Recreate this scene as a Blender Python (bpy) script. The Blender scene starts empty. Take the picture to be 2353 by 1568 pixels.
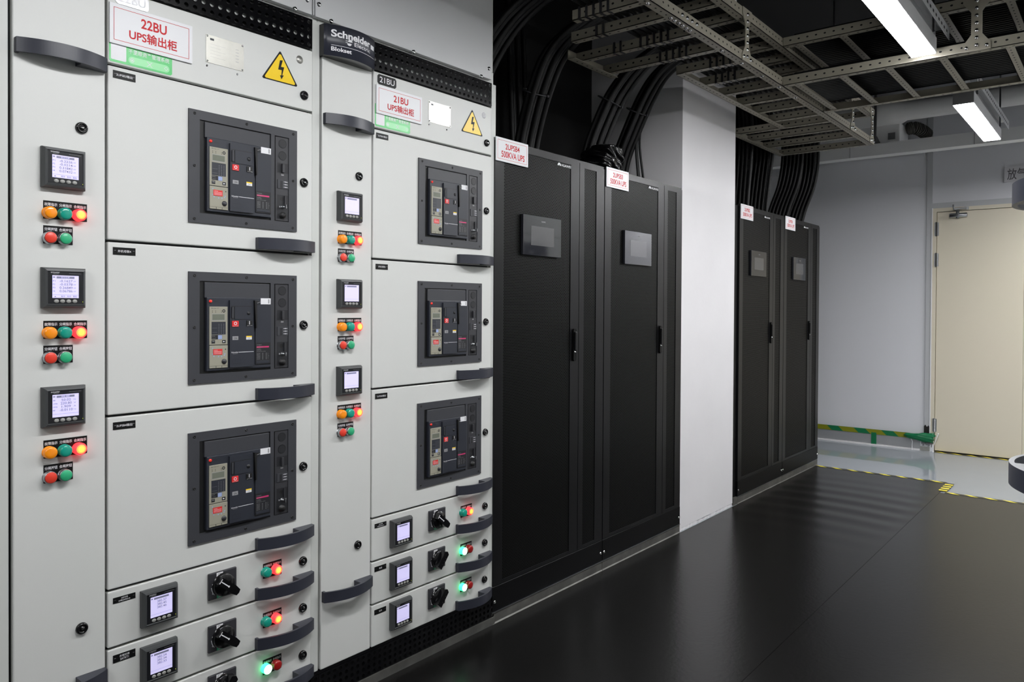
import bpy, bmesh, math, random
from mathutils import Vector, Matrix
random.seed(7)
SC = bpy.context.scene
COL = SC.collection
PI = math.pi

# ------------------------------------------------------------------ camera, world, exposure
cd = bpy.data.cameras.new('camera'); cam = bpy.data.objects.new('camera', cd); COL.objects.link(cam)
cd.sensor_width = 36.0; cd.lens = 26.757; cd.shift_y = -0.02495
cd.clip_start = 0.02; cd.clip_end = 60
_F = Vector((0.77634484, 0.63021487, -0.01085843)); _R = Vector((0.63028944, -0.77633991, 0.00561816)); _U = Vector((0.00488918, 0.01120558, 0.99992526))
CAMH = 1.325
cam.matrix_world = Matrix(((_R.x, _U.x, -_F.x, 0.0), (_R.y, _U.y, -_F.y, -2.05), (_R.z, _U.z, -_F.z, CAMH), (0, 0, 0, 1)))
SC.camera = cam
W = bpy.data.worlds.new('world'); SC.world = W; W.use_nodes = True
W.node_tree.nodes['Background'].inputs[0].default_value = (0.8, 0.85, 0.9, 1)
W.node_tree.nodes['Background'].inputs[1].default_value = 0.02
SC.view_settings.view_transform = 'Standard'; SC.view_settings.look = 'None'
SC.view_settings.gamma = 1.0; SC.view_settings.use_curve_mapping = False
SC.view_settings.exposure = 0.0
LAMP_STRENGTH = 112.0          # the ceiling luminaires' diffusers
LAMP_COLOR = (0.978, 0.986, 1.0)

# ------------------------------------------------------------------ materials
def srgb(r, g, b):
    f = lambda c: (c/255/12.92) if c/255 <= 0.04045 else ((c/255+0.055)/1.055)**2.4
    return (f(r), f(g), f(b))
M = {}
def mat(name, col, rough=0.5, metal=0.0, spec=0.5, emit=None, estr=0.0, noise=0.0, nscale=8.0, bump=0.0, bscale=300.0, coat=0.0):
    m = bpy.data.materials.new(name); m.use_nodes = True
    nt = m.node_tree; b = nt.nodes['Principled BSDF']
    b.inputs['Base Color'].default_value = (*col, 1); b.inputs['Roughness'].default_value = rough
    b.inputs['Metallic'].default_value = metal; b.inputs['Specular IOR Level'].default_value = spec
    b.inputs['Coat Weight'].default_value = coat
    if emit:
        b.inputs['Emission Color'].default_value = (*emit, 1); b.inputs['Emission Strength'].default_value = estr
    if noise or bump:
        tc = nt.nodes.new('ShaderNodeTexCoord')
    if noise:
        n = nt.nodes.new('ShaderNodeTexNoise'); n.inputs['Scale'].default_value = nscale; n.inputs['Detail'].default_value = 6
        r = nt.nodes.new('ShaderNodeValToRGB')
        r.color_ramp.elements[0].position = 0.3; r.color_ramp.elements[1].position = 0.7
        r.color_ramp.elements[0].color = (*[c*(1-noise) for c in col], 1); r.color_ramp.elements[1].color = (*[min(1, c*(1+noise)) for c in col], 1)
        nt.links.new(tc.outputs['Object'], n.inputs['Vector']); nt.links.new(n.outputs['Fac'], r.inputs['Fac']); nt.links.new(r.outputs['Color'], b.inputs['Base Color'])
    if bump:
        n2 = nt.nodes.new('ShaderNodeTexNoise'); n2.inputs['Scale'].default_value = bscale; n2.inputs['Detail'].default_value = 3
        bp = nt.nodes.new('ShaderNodeBump'); bp.inputs['Strength'].default_value = bump; bp.inputs['Distance'].default_value = 0.002
        nt.links.new(tc.outputs['Object'], n2.inputs['Vector']); nt.links.new(n2.outputs['Fac'], bp.inputs['Height']); nt.links.new(bp.outputs['Normal'], b.inputs['Normal'])
    M[name] = m; return m
mat('paint', srgb(206, 207, 204), 0.42, bump=0.12, bscale=900)
mat('frame_paint', srgb(196, 198, 194), 0.45)
mat('housing_paint', srgb(196, 197, 198), 0.35)
mat('dark_plastic', srgb(50, 50, 54), 0.42)
mat('handle_plastic', srgb(45, 47, 57), 0.38)
mat('breaker_grey', srgb(54, 55, 60), 0.5)
mat('breaker_blue', srgb(39, 42, 51), 0.45)
mat('breaker_dark', srgb(27, 28, 32), 0.5)
mat('black', srgb(14, 14, 15), 0.5)
mat('gloss_black', srgb(12, 12, 14), 0.18)
mat('label_black', srgb(11, 11, 12), 0.45, spec=0.25)
mat('vent_black', srgb(10, 10, 12), 0.13)
mat('meter_case', srgb(62, 64, 65), 0.45)
mat('meter_face', srgb(22, 23, 27), 0.3)
mat('button_grey', srgb(150, 150, 146), 0.4)
mat('lcd', (0.55, 0.52, 0.8), 0.3, emit=(0.72, 0.66, 1.0), estr=0.46)
mat('lcd_text', srgb(120, 120, 150), 0.4)
mat('lcd_bar', srgb(140, 140, 165), 0.4)
mat('white_print', srgb(225, 225, 228), 0.5)
mat('grey_print', srgb(150, 150, 152), 0.5)
mat('acrylic_white', srgb(226, 226, 229), 0.35, spec=0.25)
mat('red_print', srgb(196, 30, 38), 0.45, spec=0.2)
mat('sticker_green', srgb(70, 190, 100), 0.3)
mat('sticker_light_green', srgb(140, 220, 155), 0.3)
mat('steel_plate', srgb(190, 189, 182), 0.42, metal=0.85, noise=0.05, nscale=40)
mat('chrome', srgb(200, 200, 202), 0.15, metal=1.0)
mat('dull_chrome', srgb(180, 182, 185), 0.3, metal=1.0)
mat('warn_yellow', srgb(240, 203, 22), 0.35)
mat('beige_plastic', srgb(150, 147, 132), 0.5)
mat('trip_lcd', srgb(112, 116, 104), 0.25)
mat('red_label', srgb(215, 45, 45), 0.4)
mat('magenta', srgb(200, 50, 110), 0.4)
mat('blue_sticker', srgb(150, 165, 205), 0.4)
mat('lamp_orange', srgb(240, 140, 10), 0.25, emit=srgb(240, 140, 10), estr=0.08, coat=0.5)  # unlit lens, given a faint glow in its own colour
mat('lamp_teal', srgb(20, 150, 130), 0.25, coat=0.5)
mat('lamp_red_off', srgb(150, 14, 16), 0.3, coat=0.4)
mat('lamp_lit_core', (1, 0.5, 0.05), 0.4, emit=(1.0, 0.42, 0.05), estr=2.3)
mat('lamp_lit_mid', (1, 0.2, 0.05), 0.4, emit=(1.0, 0.17, 0.04), estr=2.6)
mat('lamp_lit_rim', (0.9, 0.03, 0.03), 0.4, emit=(1.0, 0.02, 0.025), estr=2.8)
mat('lamp_green_core', (0.7, 1, 0.8), 0.4, emit=(0.65, 1.0, 0.75), estr=3.5)
mat('lamp_green_rim', (0.1, 0.8, 0.3), 0.4, emit=(0.03, 1.0, 0.28), estr=2.6)
mat('button_red', srgb(222, 62, 45), 0.35)
mat('button_green', srgb(50, 170, 120), 0.35)
mat('led_red', srgb(220, 50, 40), 0.4, emit=srgb(220, 50, 40), estr=0.3)
mat('led_yellow', srgb(220, 230, 60), 0.4, emit=srgb(220, 230, 60), estr=1.5)
mat('ups_black', srgb(15, 15, 16.5), 0.33, spec=0.24, bump=0.1, bscale=700)
mat('ups_skirt', srgb(10, 10, 11), 0.4, spec=0.12)
mat('ups_display', srgb(34, 35, 40), 0.06)
mat('ups_screen', srgb(74, 74, 76), 0.12)
mat('galvanised', srgb(98, 97, 93), 0.5, metal=0.5, noise=0.25, nscale=14)
mat('tray_paint', srgb(142, 137, 124), 0.5)
mat('tray_hole', srgb(12, 12, 12), 0.8)
mat('cable', srgb(8, 8, 9), 0.48, spec=0.35)
mat('black_wrap', srgb(10, 10, 11), 0.12)
mat('cable_tie', srgb(38, 38, 42), 0.4)
mat('white_wall', srgb(222, 220, 222), 0.8, noise=0.02, nscale=3, bump=0.3, bscale=25)
mat('panel_wall', srgb(212, 212, 216), 0.55)
mat('trim_grey', srgb(178, 179, 181), 0.5)
mat('grey_wall', srgb(128, 128, 128), 0.8)
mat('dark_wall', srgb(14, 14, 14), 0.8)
mat('ceiling_dark', srgb(34, 34, 35), 0.9)
mat('door_beige', srgb(214, 205, 185), 0.45)
mat('mat_rubber', srgb(13, 12.5, 12), 0.26, spec=0.33, noise=0.12, nscale=5, bump=0.15, bscale=60)
mat('epoxy', srgb(144, 150, 156), 0.025, noise=0.02, nscale=2)
mat('alu', srgb(175, 176, 178), 0.35, metal=0.5)
mat('tape_yellow', srgb(226, 212, 60), 0.4)
mat('tape_black', srgb(30, 29, 28), 0.4)
mat('tape_green', srgb(8, 108, 66), 0.4)
mat('tape_olive', srgb(128, 130, 20), 0.4)
mat('white_duct', srgb(228, 228, 228), 0.6)
mat('hose', srgb(70, 68, 62), 0.6)
mat('housing_grey', srgb(110, 110, 112), 0.5)
mat('housing_white', srgb(200, 200, 202), 0.4)
mat('diffuser', (1, 1, 1), 0.5, emit=LAMP_COLOR, estr=LAMP_STRENGTH)
mat('soot', srgb(30, 28, 26), 0.9)
mat('sign_plate', srgb(205, 203, 206), 0.35)
mat('sign_ink', srgb(84, 82, 86), 0.5)
# perforated sheet: hexagonal dots in the object's own coordinates
def perforated(name, base, hole, pitch, rad):
    m = mat(name, base, 0.45); nt = m.node_tree; b = nt.nodes['Principled BSDF']
    tc = nt.nodes.new('ShaderNodeTexCoord'); sp = nt.nodes.new('ShaderNodeSeparateXYZ'); nt.links.new(tc.outputs['Object'], sp.inputs[0])
    def mth(op, a, bb=None):
        n = nt.nodes.new('ShaderNodeMath'); n.operation = op
        for i, v in enumerate((a, bb)):
            if v is None: continue
            if isinstance(v, (int, float)): n.inputs[i].default_value = v
            else: nt.links.new(v, n.inputs[i])
        return n.outputs[0]
    ds = []
    for off in (0.0, 0.5):
        u = mth('SUBTRACT', mth('FRACT', mth('ADD', mth('DIVIDE', sp.outputs['X'], pitch), off)), 0.5)
        v = mth('MULTIPLY', mth('SUBTRACT', mth('FRACT', mth('ADD', mth('DIVIDE', sp.outputs['Z'], pitch*1.732), off)), 0.5), 1.732)
        ds.append(mth('SQRT', mth('ADD', mth('MULTIPLY', u, u), mth('MULTIPLY', v, v))))
    d = mth('MINIMUM', ds[0], ds[1])
    lt = mth('LESS_THAN', d, rad)
    mix = nt.nodes.new('ShaderNodeMix'); mix.data_type = 'RGBA'
    mix.inputs[6].default_value = (*base, 1); mix.inputs[7].default_value = (*hole, 1)
    nt.links.new(lt, mix.inputs[0]); nt.links.new(mix.outputs[2], b.inputs['Base Color'])
    r = mth('ADD', mth('MULTIPLY', lt, 0.5), 0.42); nt.links.new(r, b.inputs['Roughness'])
    s = mth('SUBTRACT', 0.25, mth('MULTIPLY', lt, 0.24)); nt.links.new(s, b.inputs['Specular IOR Level'])
perforated('ups_mesh', srgb(14, 14, 14), srgb(5, 5, 5), 0.0078, 0.36)

# ------------------------------------------------------------------ mesh builder
_textcache = {}
def text_geo(s, res=2, off=0.012):
    if (s, res, off) in _textcache: return _textcache[(s, res, off)]
    cu = bpy.data.curves.new('txt', 'FONT'); cu.body = s; cu.resolution_u = max(res, 2); cu.offset = off; cu.align_x = 'CENTER'
    ob = bpy.data.objects.new('txt', cu); COL.objects.link(ob)
    dg = bpy.context.evaluated_depsgraph_get(); dg.update()
    me = bpy.data.meshes.new_from_object(ob.evaluated_get(dg))
    vs = [tuple(v.co[:2]) for v in me.vertices]; fs = [tuple(p.vertices) for p in me.polygons]
    bpy.data.objects.remove(ob); bpy.data.curves.remove(cu); bpy.data.meshes.remove(me)
    _textcache[(s, res, off)] = (vs, fs); return vs, fs

class MB:
    def __init__(s): s.v = []; s.f = []; s.mi = []; s.sm = []; s.ms = []
    def m(s, name):
        if name not in s.ms: s.ms.append(name)
        return s.ms.index(name)
    def add(s, vs, fs, m, smooth=False):
        o = len(s.v); k = s.m(m); s.v += [tuple(p) for p in vs]
        for f in fs: s.f.append(tuple(i+o for i in f)); s.mi.append(k); s.sm.append(smooth)
        return s
    def box(s, x0, x1, y0, y1, z0, z1, m):
        vs = [(x, y, z) for x in (x0, x1) for y in (y0, y1) for z in (z0, z1)]
        return s.add(vs, [(0, 1, 3, 2), (4, 6, 7, 5), (0, 4, 5, 1), (2, 3, 7, 6), (0, 2, 6, 4), (1, 5, 7, 3)], m)
    def bev(s, x0, x1, y0, y1, z0, z1, m, r=0.003, seg=2):
        bm = bmesh.new(); bmesh.ops.create_cube(bm, size=1.0)
        for v in bm.verts: v.co = Vector(((x0+x1)/2+v.co.x*(x1-x0), (y0+y1)/2+v.co.y*(y1-y0), (z0+z1)/2+v.co.z*(z1-z0)))
        bmesh.ops.bevel(bm, geom=list(bm.edges), offset=r, segments=seg, affect='EDGES', profile=0.5)
        bm.verts.index_update(); vs = [tuple(v.co) for v in bm.verts]; fs = [tuple(v.index for v in f.verts) for f in bm.faces]; bm.free()
        return s.add(vs, fs, m)
    def quad(s, pts, m): return s.add(pts, [tuple(range(len(pts)))], m)
    def rect(s, x0, x1, z0, z1, y, m): return s.add([(x0, y, z0), (x1, y, z0), (x1, y, z1), (x0, y, z1)], [(0, 1, 2, 3)], m)
    def prism(s, poly, ax, a, b, m):
        # poly in the two other axes (in order), extruded along ax from a to b
        n = len(poly); vs = []
        for t in (a, b):
            for (p, q) in poly:
                vs.append({'x': (t, p, q), 'y': (p, t, q), 'z': (p, q, t)}[ax])
        fs = [tuple(range(n)), tuple(range(2*n-1, n-1, -1))] + [(i, (i+1) % n, (i+1) % n+n, i+n) for i in range(n)]
        return s.add(vs, fs, m)
    def lathe(s, c, prof, m, seg=24, ax='y', smooth=True):
        # prof: list of (radius, position along ax); m: one name or one per band
        n = len(prof); vs = []
        for (r, t) in prof:
            for k in range(seg):
                a = 2*PI*k/seg; u, w = r*math.cos(a), r*math.sin(a)
                vs.append({'y': (c[0]+u, c[1]+t, c[2]+w), 'x': (c[0]+t, c[1]+u, c[2]+w), 'z': (c[0]+u, c[1]+w, c[2]+t)}[ax])
        for i in range(n-1):
            mm = m if isinstance(m, str) else m[i]
            s.add([], [], mm)
            o = len(s.v)
            ring = vs[i*seg:(i+2)*seg]
            s.add(ring, [(k, (k+1) % seg, (k+1) % seg+seg, k+seg) for k in range(seg)], mm, smooth)
        last = m if isinstance(m, str) else m[-1]
        if prof[-1][0] > 1e-5: s.add(vs[(n-1)*seg:], [tuple(range(seg))], last)
        if prof[0][0] > 1e-5: s.add(vs[:seg], [tuple(range(seg))], m if isinstance(m, str) else m[0])
        return s
    def tube(s, path, r, m, seg=8, cap=True):
        P = [Vector(p) for p in path]; n = len(P); vs = []
        up = Vector((0, 0, 1)); prev = None
        for i in range(n):
            t = (P[min(i+1, n-1)]-P[max(i-1, 0)]).normalized()
            if prev is None:
                a = up if abs(t.z) < 0.9 else Vector((1, 0, 0)); u = t.cross(a).normalized()
            else:
                u = (prev-t*prev.dot(t)).normalized()
            prev = u; w = t.cross(u)
            for k in range(seg):
                an = 2*PI*k/seg; vs.append(P[i]+u*(r*math.cos(an))+w*(r*math.sin(an)))
        fs = [(i*seg+k, i*seg+(k+1) % seg, (i+1)*seg+(k+1) % seg, (i+1)*seg+k) for i in range(n-1) for k in range(seg)]
        s.add(vs, fs, m, True)
        if cap: s.add(vs[:seg], [tuple(range(seg))], m); s.add(vs[-seg:], [tuple(range(seg))], m)
        return s
    def text(s, txt, x0, x1, z0, z1, y, m, res=2, yf=None, keep=False, off=0.005):
        vs, fs = text_geo(txt, res, off)
        if not vs: return s
        a0 = min(p[0] for p in vs); a1 = max(p[0] for p in vs); b0 = min(p[1] for p in vs); b1 = max(p[1] for p in vs)
        sx = (x1-x0)/max(a1-a0, 1e-6); sz = (z1-z0)/max(b1-b0, 1e-6)
        if keep: sx = sz = min(sx, sz)
        cx, cz = (x0+x1)/2, (z0+z1)/2
        out = []
        for p in vs:
            x = cx+(p[0]-(a0+a1)/2)*sx; z = cz+(p[1]-(b0+b1)/2)*sz
            out.append((x, y if yf is None else yf(x), z))
        return s.add(out, fs, m)
    def disc(s, x, z, y, r, m, seg=16): return s.add([(x+r*math.cos(2*PI*k/seg), y, z+r*math.sin(2*PI*k/seg)) for k in range(seg)], [tuple(range(seg))], m)
    def ring(s, x, z, y, r0, r1, m, seg=20):
        vs = [(x+r*math.cos(2*PI*k/seg), y, z+r*math.sin(2*PI*k/seg)) for r in (r0, r1) for k in range(seg)]
        return s.add(vs, [(k, (k+1) % seg, seg+(k+1) % seg, seg+k) for k in range(seg)], m)
    def mesh(s, name):
        me = bpy.data.meshes.new(name); me.from_pydata(s.v, [], s.f)
        for n in s.ms: me.materials.append(M[n])
        me.polygons.foreach_set('material_index', s.mi); me.polygons.foreach_set('use_smooth', s.sm)
        bm = bmesh.new(); bm.from_mesh(me); bmesh.ops.remove_doubles(bm, verts=bm.verts, dist=1e-6)
        bm.to_mesh(me); bm.free(); me.update(); return me
    def build(s, name, parent=None, loc=(0, 0, 0)): return place(s.mesh(name), name, parent, loc)
def place(me, name, parent=None, loc=(0, 0, 0), label=None):
    o = bpy.data.objects.new(name, me); COL.objects.link(o); o.location = loc
    if parent: o.parent = parent
    if label: o['label'] = label
    return o
def empty(name, loc, label, cat, group=None, rz=0):
    o = bpy.data.objects.new(name, None); COL.objects.link(o); o.location = loc; o.rotation_euler = (0, 0, rz); o.empty_display_size = 0.1
    return tag(o, label, cat, group)
def tag(o, label, cat, group=None):
    o['label'] = label; o['category'] = cat
    if group: o['group'] = group
    return o
def struct(o): o['kind'] = 'structure'; return o
_mc = {}
def cached(key, fn):
    if key not in _mc: _mc[key] = fn()
    return _mc[key]

# ------------------------------------------------------------------ the room
b = MB(); b.box(-3.2, 8.2, -5.2, 1.0, -0.1, 0.0, 'epoxy'); struct(b.build('floor'))
b = MB(); b.box(-3.2, 8.2, -5.2, 1.0, 3.6, 3.7, 'ceiling_dark'); struct(b.build('ceiling'))
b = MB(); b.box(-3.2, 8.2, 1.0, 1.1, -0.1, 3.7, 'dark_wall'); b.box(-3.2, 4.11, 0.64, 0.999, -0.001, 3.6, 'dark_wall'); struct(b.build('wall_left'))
b = MB(); b.box(-3.2, 8.2, -5.3, -5.2, -0.1, 3.7, 'grey_wall'); struct(b.build('wall_right'))
b = MB(); b.box(-3.3, -3.2, -5.3, 1.1, -0.1, 3.7, 'grey_wall'); struct(b.build('wall_back'))
b = MB(); b.box(8.0, 8.2, -0.645, 1.0, 0.0, 3.6, 'panel_wall'); b.box(8.0, 8.2, -5.2, -0.645, 2.232, 3.6, 'panel_wall'); b.box(8.0, 8.2, -5.2, -2.02, 0.0, 2.232, 'panel_wall'); b.box(8.06, 8.2, -2.02, -0.645, 0.0, 2.232, 'panel_wall')
struct(b.build('wall_far'))
# plastered pillar between the UPS pairs, ragged at its foot
b = MB(); b.box(4.112, 4.884, 0.004, 0.998, 0.02, 3.598, 'white_wall')
N = 40; pts = []
for i in range(N+1):
    pts.append((4.112+0.772*i/N, 0.004+random.uniform(0.0, 0.007)))
poly = [(x, y) for x, y in pts]+[(4.884, 0.5), (4.112, 0.5)]
b.prism(poly, 'z', 0.0005, 0.022, 'white_wall'); struct(b.build('pillar'))
# far wall trims
b = MB(); b.box(7.985, 7.9995, -0.609, -0.562, 0.34, 3.3, 'trim_grey'); b.box(7.985, 7.9995, -0.609, -0.562, 0.20, 0.34, 'trim_grey'); struct(b.build('trim_1'))
b = MB(); b.box(7.985, 7.9995, -2.05, -0.609, 2.266, 2.315, 'trim_grey'); struct(b.build('trim_2'))
b = MB(); b.box(7.975, 7.9995, -0.53, 0.95, 0.0, 0.110, 'alu'); b.box(7.955, 7.975, -0.53, 0.95, 0.0, 0.013, 'white_wall'); b.box(7.978, 7.9995, -0.612, -0.53, 0.0, 0.04, 'steel_plate'); b.box(7.977, 7.9995, -0.640, -0.53, 0.04, 0.10, 'acrylic_white'); b.box(7.977, 7.9995, -0.640, -0.612, 0.0, 0.04, 'acrylic_white'); struct(b.build('baseboard_far'))
# door
b = MB()
b.box(7.982, 8.03, -0.646, -0.611, 0.0, 2.266, 'door_beige'); b.box(7.982, 8.03, -2.02, -0.646, 2.232, 2.266, 'door_beige'); b.box(7.98, 8.0, -0.614, -0.606, 0.0, 2.27, 'acrylic_white')
dr = struct(b.build('door_1'))
b = MB(); b.bev(7.99, 8.04, -1.3275, -0.650, 0.012, 2.228, 'door_beige', 0.002); b.build('door_leaf', dr)
b = MB(); b.bev(7.99, 8.04, -2.01, -1.3288, 0.012, 2.228, 'door_beige', 0.002); b.build('door_leaf', dr)
b = MB(); b.box(8.03, 8.05, -2.015, -0.646, 0.0, 2.232, 'black'); b.build('door_backing', dr)  # black sheet behind both leaves, seen through the gaps
for (z0, z1) in ((2.006, 2.138), (1.722, 1.852), (0.184, 0.313)):
    b = MB(); b.lathe((7.976, -0.647, 0), [(0.0085, z0), (0.0085, z1)], 'dull_chrome', 12, 'z'); b.box(7.98, 7.992, -0.665, -0.63, z0+0.005, z1-0.005, 'dull_chrome'); b.build('hinge', dr)
b = MB(); b.lathe((7.955, 0, 2.187), [(0.016, -0.897), (0.021, -0.892), (0.021, -0.76), (0.016, -0.755)], 'dull_chrome', 16, 'y'); b.box(7.955, 7.99, -0.88, -0.77, 2.17, 2.205, 'dull_chrome')
b.lathe((7.955, -0.82, 2.187), [(0.014, -0.028), (0.014, 0.05)], 'dull_chrome', 12, 'z'); dc = b.build('door_closer', dr)
b = MB(); b.tube([(7.95, -0.82, 2.235), (7.93, -0.795, 2.24), (7.92, -0.79, 2.283)], 0.007, 'dull_chrome'); b.tube([(7.93, -0.795, 2.245), (7.955, -0.89, 2.248)], 0.009, 'dull_chrome'); b.box(7.96, 7.984, -0.905, -0.87, 2.236, 2.262, 'dull_chrome'); b.build('closer_arm', dc)

# rubber matting, two strips; the one by the cabinets has buckled into ripples towards its far end
def rubber_strip(y0, y1, x0, x1, ripple, z1):
    nx, ny = 560 if ripple else 4, 24 if ripple else 2; vs = []; fs = []
    for i in range(nx+1):
        x = x0+(x1-x0)*i/nx
        for j in range(ny+1):
            y = y0+(y1-y0)*j/ny; z = z1
            if ripple:
                e = math.exp(-((x-5.45)/0.62)**2)*(0.25+0.75*min(1, max(0, (-0.02-y))/0.3))*min(1, max(0, (y+1.0))/0.10)
                z += 0.006*e*(0.5+0.5*math.sin(2*PI*(x+0.06*math.sin(y*3))/0.235))
            vs.append((x, y, z))
    for i in range(nx):
        for j in range(ny):
            a = i*(ny+1)+j; fs.append((a, a+ny+1, a+ny+2, a+1))
    b = MB(); b.add(vs, fs, 'mat_rubber', True)
    b.box(x0, x1, y0, y1, 0.0005, z1-0.0012, 'mat_rubber'); return b
tag(rubber_strip(-0.9985, -0.011, -2.5, 6.56, True, 0.005).build('rubber_mat'), 'black rubber floor mat along the cabinet fronts, rippled at its far end', 'mat', 'rubber mats on the aisle floor')
tag(rubber_strip(-1.95, -1.0, -2.5, 6.2, False, 0.005).build('rubber_mat'), 'smooth black rubber floor mat on the side away from the black cabinets', 'mat', 'rubber mats on the aisle floor')
# hazard tapes on the floor
def hazard(x, y0, y1, w, z, slant, nst, name, label, along='y', grp='hazard tapes on the floor'):
    b = MB()
    if along == 'y':
        b.box(x-w/2, x+w/2, y0, y1, z, z+0.0006, 'tape_black'); L = (y1-y0)/nst
        for k in range(nst):
            ya = y1-k*L
            b.quad([(x-w/2, ya-slant, z+0.0009), (x-w/2, ya-slant-L*0.42, z+0.0009), (x+w/2, ya-L*0.42, z+0.0009), (x+w/2, ya, z+0.0009)], 'tape_yellow')
    else:
        b.box(y0, y1, x-w/2, x+w/2, z, z+0.0006, 'tape_black'); L = (y1-y0)/nst
        for k in range(nst):
            xa = y0+k*L
            b.quad([(xa, x-w/2, z+0.0009), (xa+L*0.55, x-w/2, z+0.0009), (xa+L*0.55, x+w/2, z+0.0009), (xa, x+w/2, z+0.0009)], 'tape_yellow')
    return tag(b.build(name), label, 'tape', grp)
hazard(6.575, -0.985, -0.01, 0.045, 0.0058, 0.05, 8, 'hazard_tape', 'yellow and black hazard tape edging the rippled mat beside the black cabinet')
hazard(6.218, -1.95, -1.03, 0.04, 0.0058, 0.05, 8, 'hazard_tape', 'yellow and black hazard tape edging the smooth mat, nearest the camera')
hazard(-1.008, 6.262, 6.56, 0.055, 0.0068, 0.0, 4, 'hazard_tape', 'short wide piece of striped hazard tape joining the two mat edges', 'x')
hazard(7.965, -2.0, -0.655, 0.05, 0.0006, 0.06, 11, 'hazard_tape', 'yellow and black hazard tape along the foot of the beige door')
# green tape on the baseboard
b = MB(); b.box(7.970, 7.9745, -0.44, 0.95, 0.108, 0.155, 'tape_green')
y = 0.5
for k in range(-3, 4):
    y = 0.46-0.272*(k)*0.93
    if y-0.12 < -0.43: continue
    b.quad([(7.9695, y, 0.155), (7.9695, y-0.145, 0.155), (7.9695, y-0.195, 0.108), (7.9695, y-0.05, 0.108)][::-1], 'tape_olive')
tag(b.build('striped_wall_tape'), 'green and yellow diagonal striped tape along the top of the far baseboard', 'tape')
b = MB(); b.box(7.969, 7.9745, -0.150, -0.104, 0.004, 0.125, 'tape_green'); tag(b.build('green_tape_strip'), 'short vertical strip of plain green tape down the far baseboard', 'tape')
# lump of green tape round the door post foot, with drips of dark resin
bm = bmesh.new(); bmesh.ops.create_icosphere(bm, subdivisions=4, radius=1)
for v in bm.verts:
    n = v.co.copy(); k = 1+0.09*math.sin(9*n.y+3*n.z)+0.07*math.sin(13*n.z-5*n.y)
    yy = max(-1, min(1, n.y*1.5)); zz = max(-1, min(1, n.z*1.25))
    v.co = Vector((7.962+0.03*n.x*k, -0.528+0.117*yy*k, 0.132+(0.033-0.017*yy)*zz*k-0.008*(1-yy)*0.5))
bm.verts.index_update(); b = MB(); b.add([tuple(v.co) for v in bm.verts], [tuple(v.index for v in f.verts) for f in bm.faces], 'tape_green', True); bm.free()
tw = tag(b.build('tape_wrap'), 'crumpled green tape wrapped round the foot of the door post', 'tape')
b = MB()
for i in range(11):
    yy = -0.548-0.009*i; l = random.uniform(0.02, 0.055)
    b.tube([(7.955, yy, 0.095), (7.956, yy-0.001, 0.095-l*0.6), (7.957, yy-0.0005, 0.095-l)], 0.0022, 'soot', 6)
b.build('dark_drip', tw)
b = MB()
vs = [(7.9845, -0.612, 0.16), (7.9845, -0.56, 0.16), (7.9845, -0.560, 0.23), (7.9845, -0.572, 0.245), (7.9845, -0.585, 0.225), (7.9845, -0.598, 0.24), (7.9845, -0.612, 0.215)]
b.quad(vs, 'soot'); b.build('soot_mark', tw)
# two stiff wires sticking up near the door post
b = MB(); b.tube([(7.945, -0.470, 0.001), (7.945, -0.468, 0.05), (7.945, -0.472, 0.08), (7.945, -0.455, 0.115), (7.945, -0.452, 0.137)], 0.003, 'white_print', 6); tag(b.build('loose_wire'), 'thin bent wire rising in front of the far baseboard', 'wire')
b = MB(); b.tube([(7.93, -0.648, 0.001), (7.93, -0.652, 0.06), (7.93, -0.670, 0.12), (7.93, -0.688, 0.172)], 0.003, 'white_print', 6); b.lathe((7.93, -0.688, 0.175), [(0.0, -0.008), (0.008, 0), (0.0, 0.008)], 'white_print', 8, 'z'); tag(b.build('loose_wire'), 'thin straight wire leaning out in front of the beige door foot', 'wire')
# sign above the door, only its first two characters are in view
def wall_sign():
    b = MB(); b.box(7.985, 7.995, -1.62, -1.172, 2.455, 2.590, 'sign_plate')
    t = MB(); t.text('放气', 0, 0.142, 0, 0.098, 0, 'sign_ink', 4)
    vs = [(7.9845, -1.195-p[0], 2.474+p[2]) for p in t.v]
    b.add(vs, t.f, 'sign_ink'); return b
tag(wall_sign().build('wall_sign'), 'pale grey wall sign with dark characters above the beige door', 'sign')
# services on the far wall side: trunking, insulated duct, fan box, hose
b = MB(); b.box(7.42, 7.55, -3.2, 0.95, 2.716, 2.822, 'white_duct')
for yy in (-0.03, -1.02): b.box(7.417, 7.42, yy-0.0015, yy+0.0015, 2.716, 2.822, 'housing_grey')
tr = b.build('cable_trunking'); tag(tr, 'long white metal trunking crossing below the ceiling at the far end', 'trunking')
b = MB(); b.tube([(7.48, -0.23, 2.83), (7.48, -0.23, 3.55)], 0.012, 'housing_grey'); b.prism([(-0.28, 2.822), (-0.18, 2.822), (-0.205, 2.875), (-0.215, 2.90), (-0.245, 2.90), (-0.255, 2.875)], 'x', 7.47, 7.49, 'housing_grey'); b.build('hanger_rod', tr)
b = MB(); b.lathe((7.62, 0, 3.125), [(0.085, -3.2), (0.085, -1.9), (0.087, -1.895), (0.085, -1.89), (0.085, -0.46), (0.115, -0.40), (0.115, 0.9)], 'white_duct', 20, 'y'); tag(b.build('insulated_duct'), 'white wrapped round duct hanging above the white trunking', 'duct')
b = MB(); b.bev(7.60, 7.93, -0.41, 0.30, 2.83, 3.03, 'white_duct', 0.01); b.box(7.595, 7.60, -0.37, -0.31, 2.88, 2.94, 'housing_grey'); tag(b.build('fan_box'), 'white ventilation box behind the trunking under the duct', 'fan unit')
hp = [(7.76, -0.44, 2.99), (7.78, -0.48, 3.0), (7.82, -0.52, 2.99), (7.88, -0.55, 2.97), (7.96, -0.56, 2.96)]
b = MB()
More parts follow.
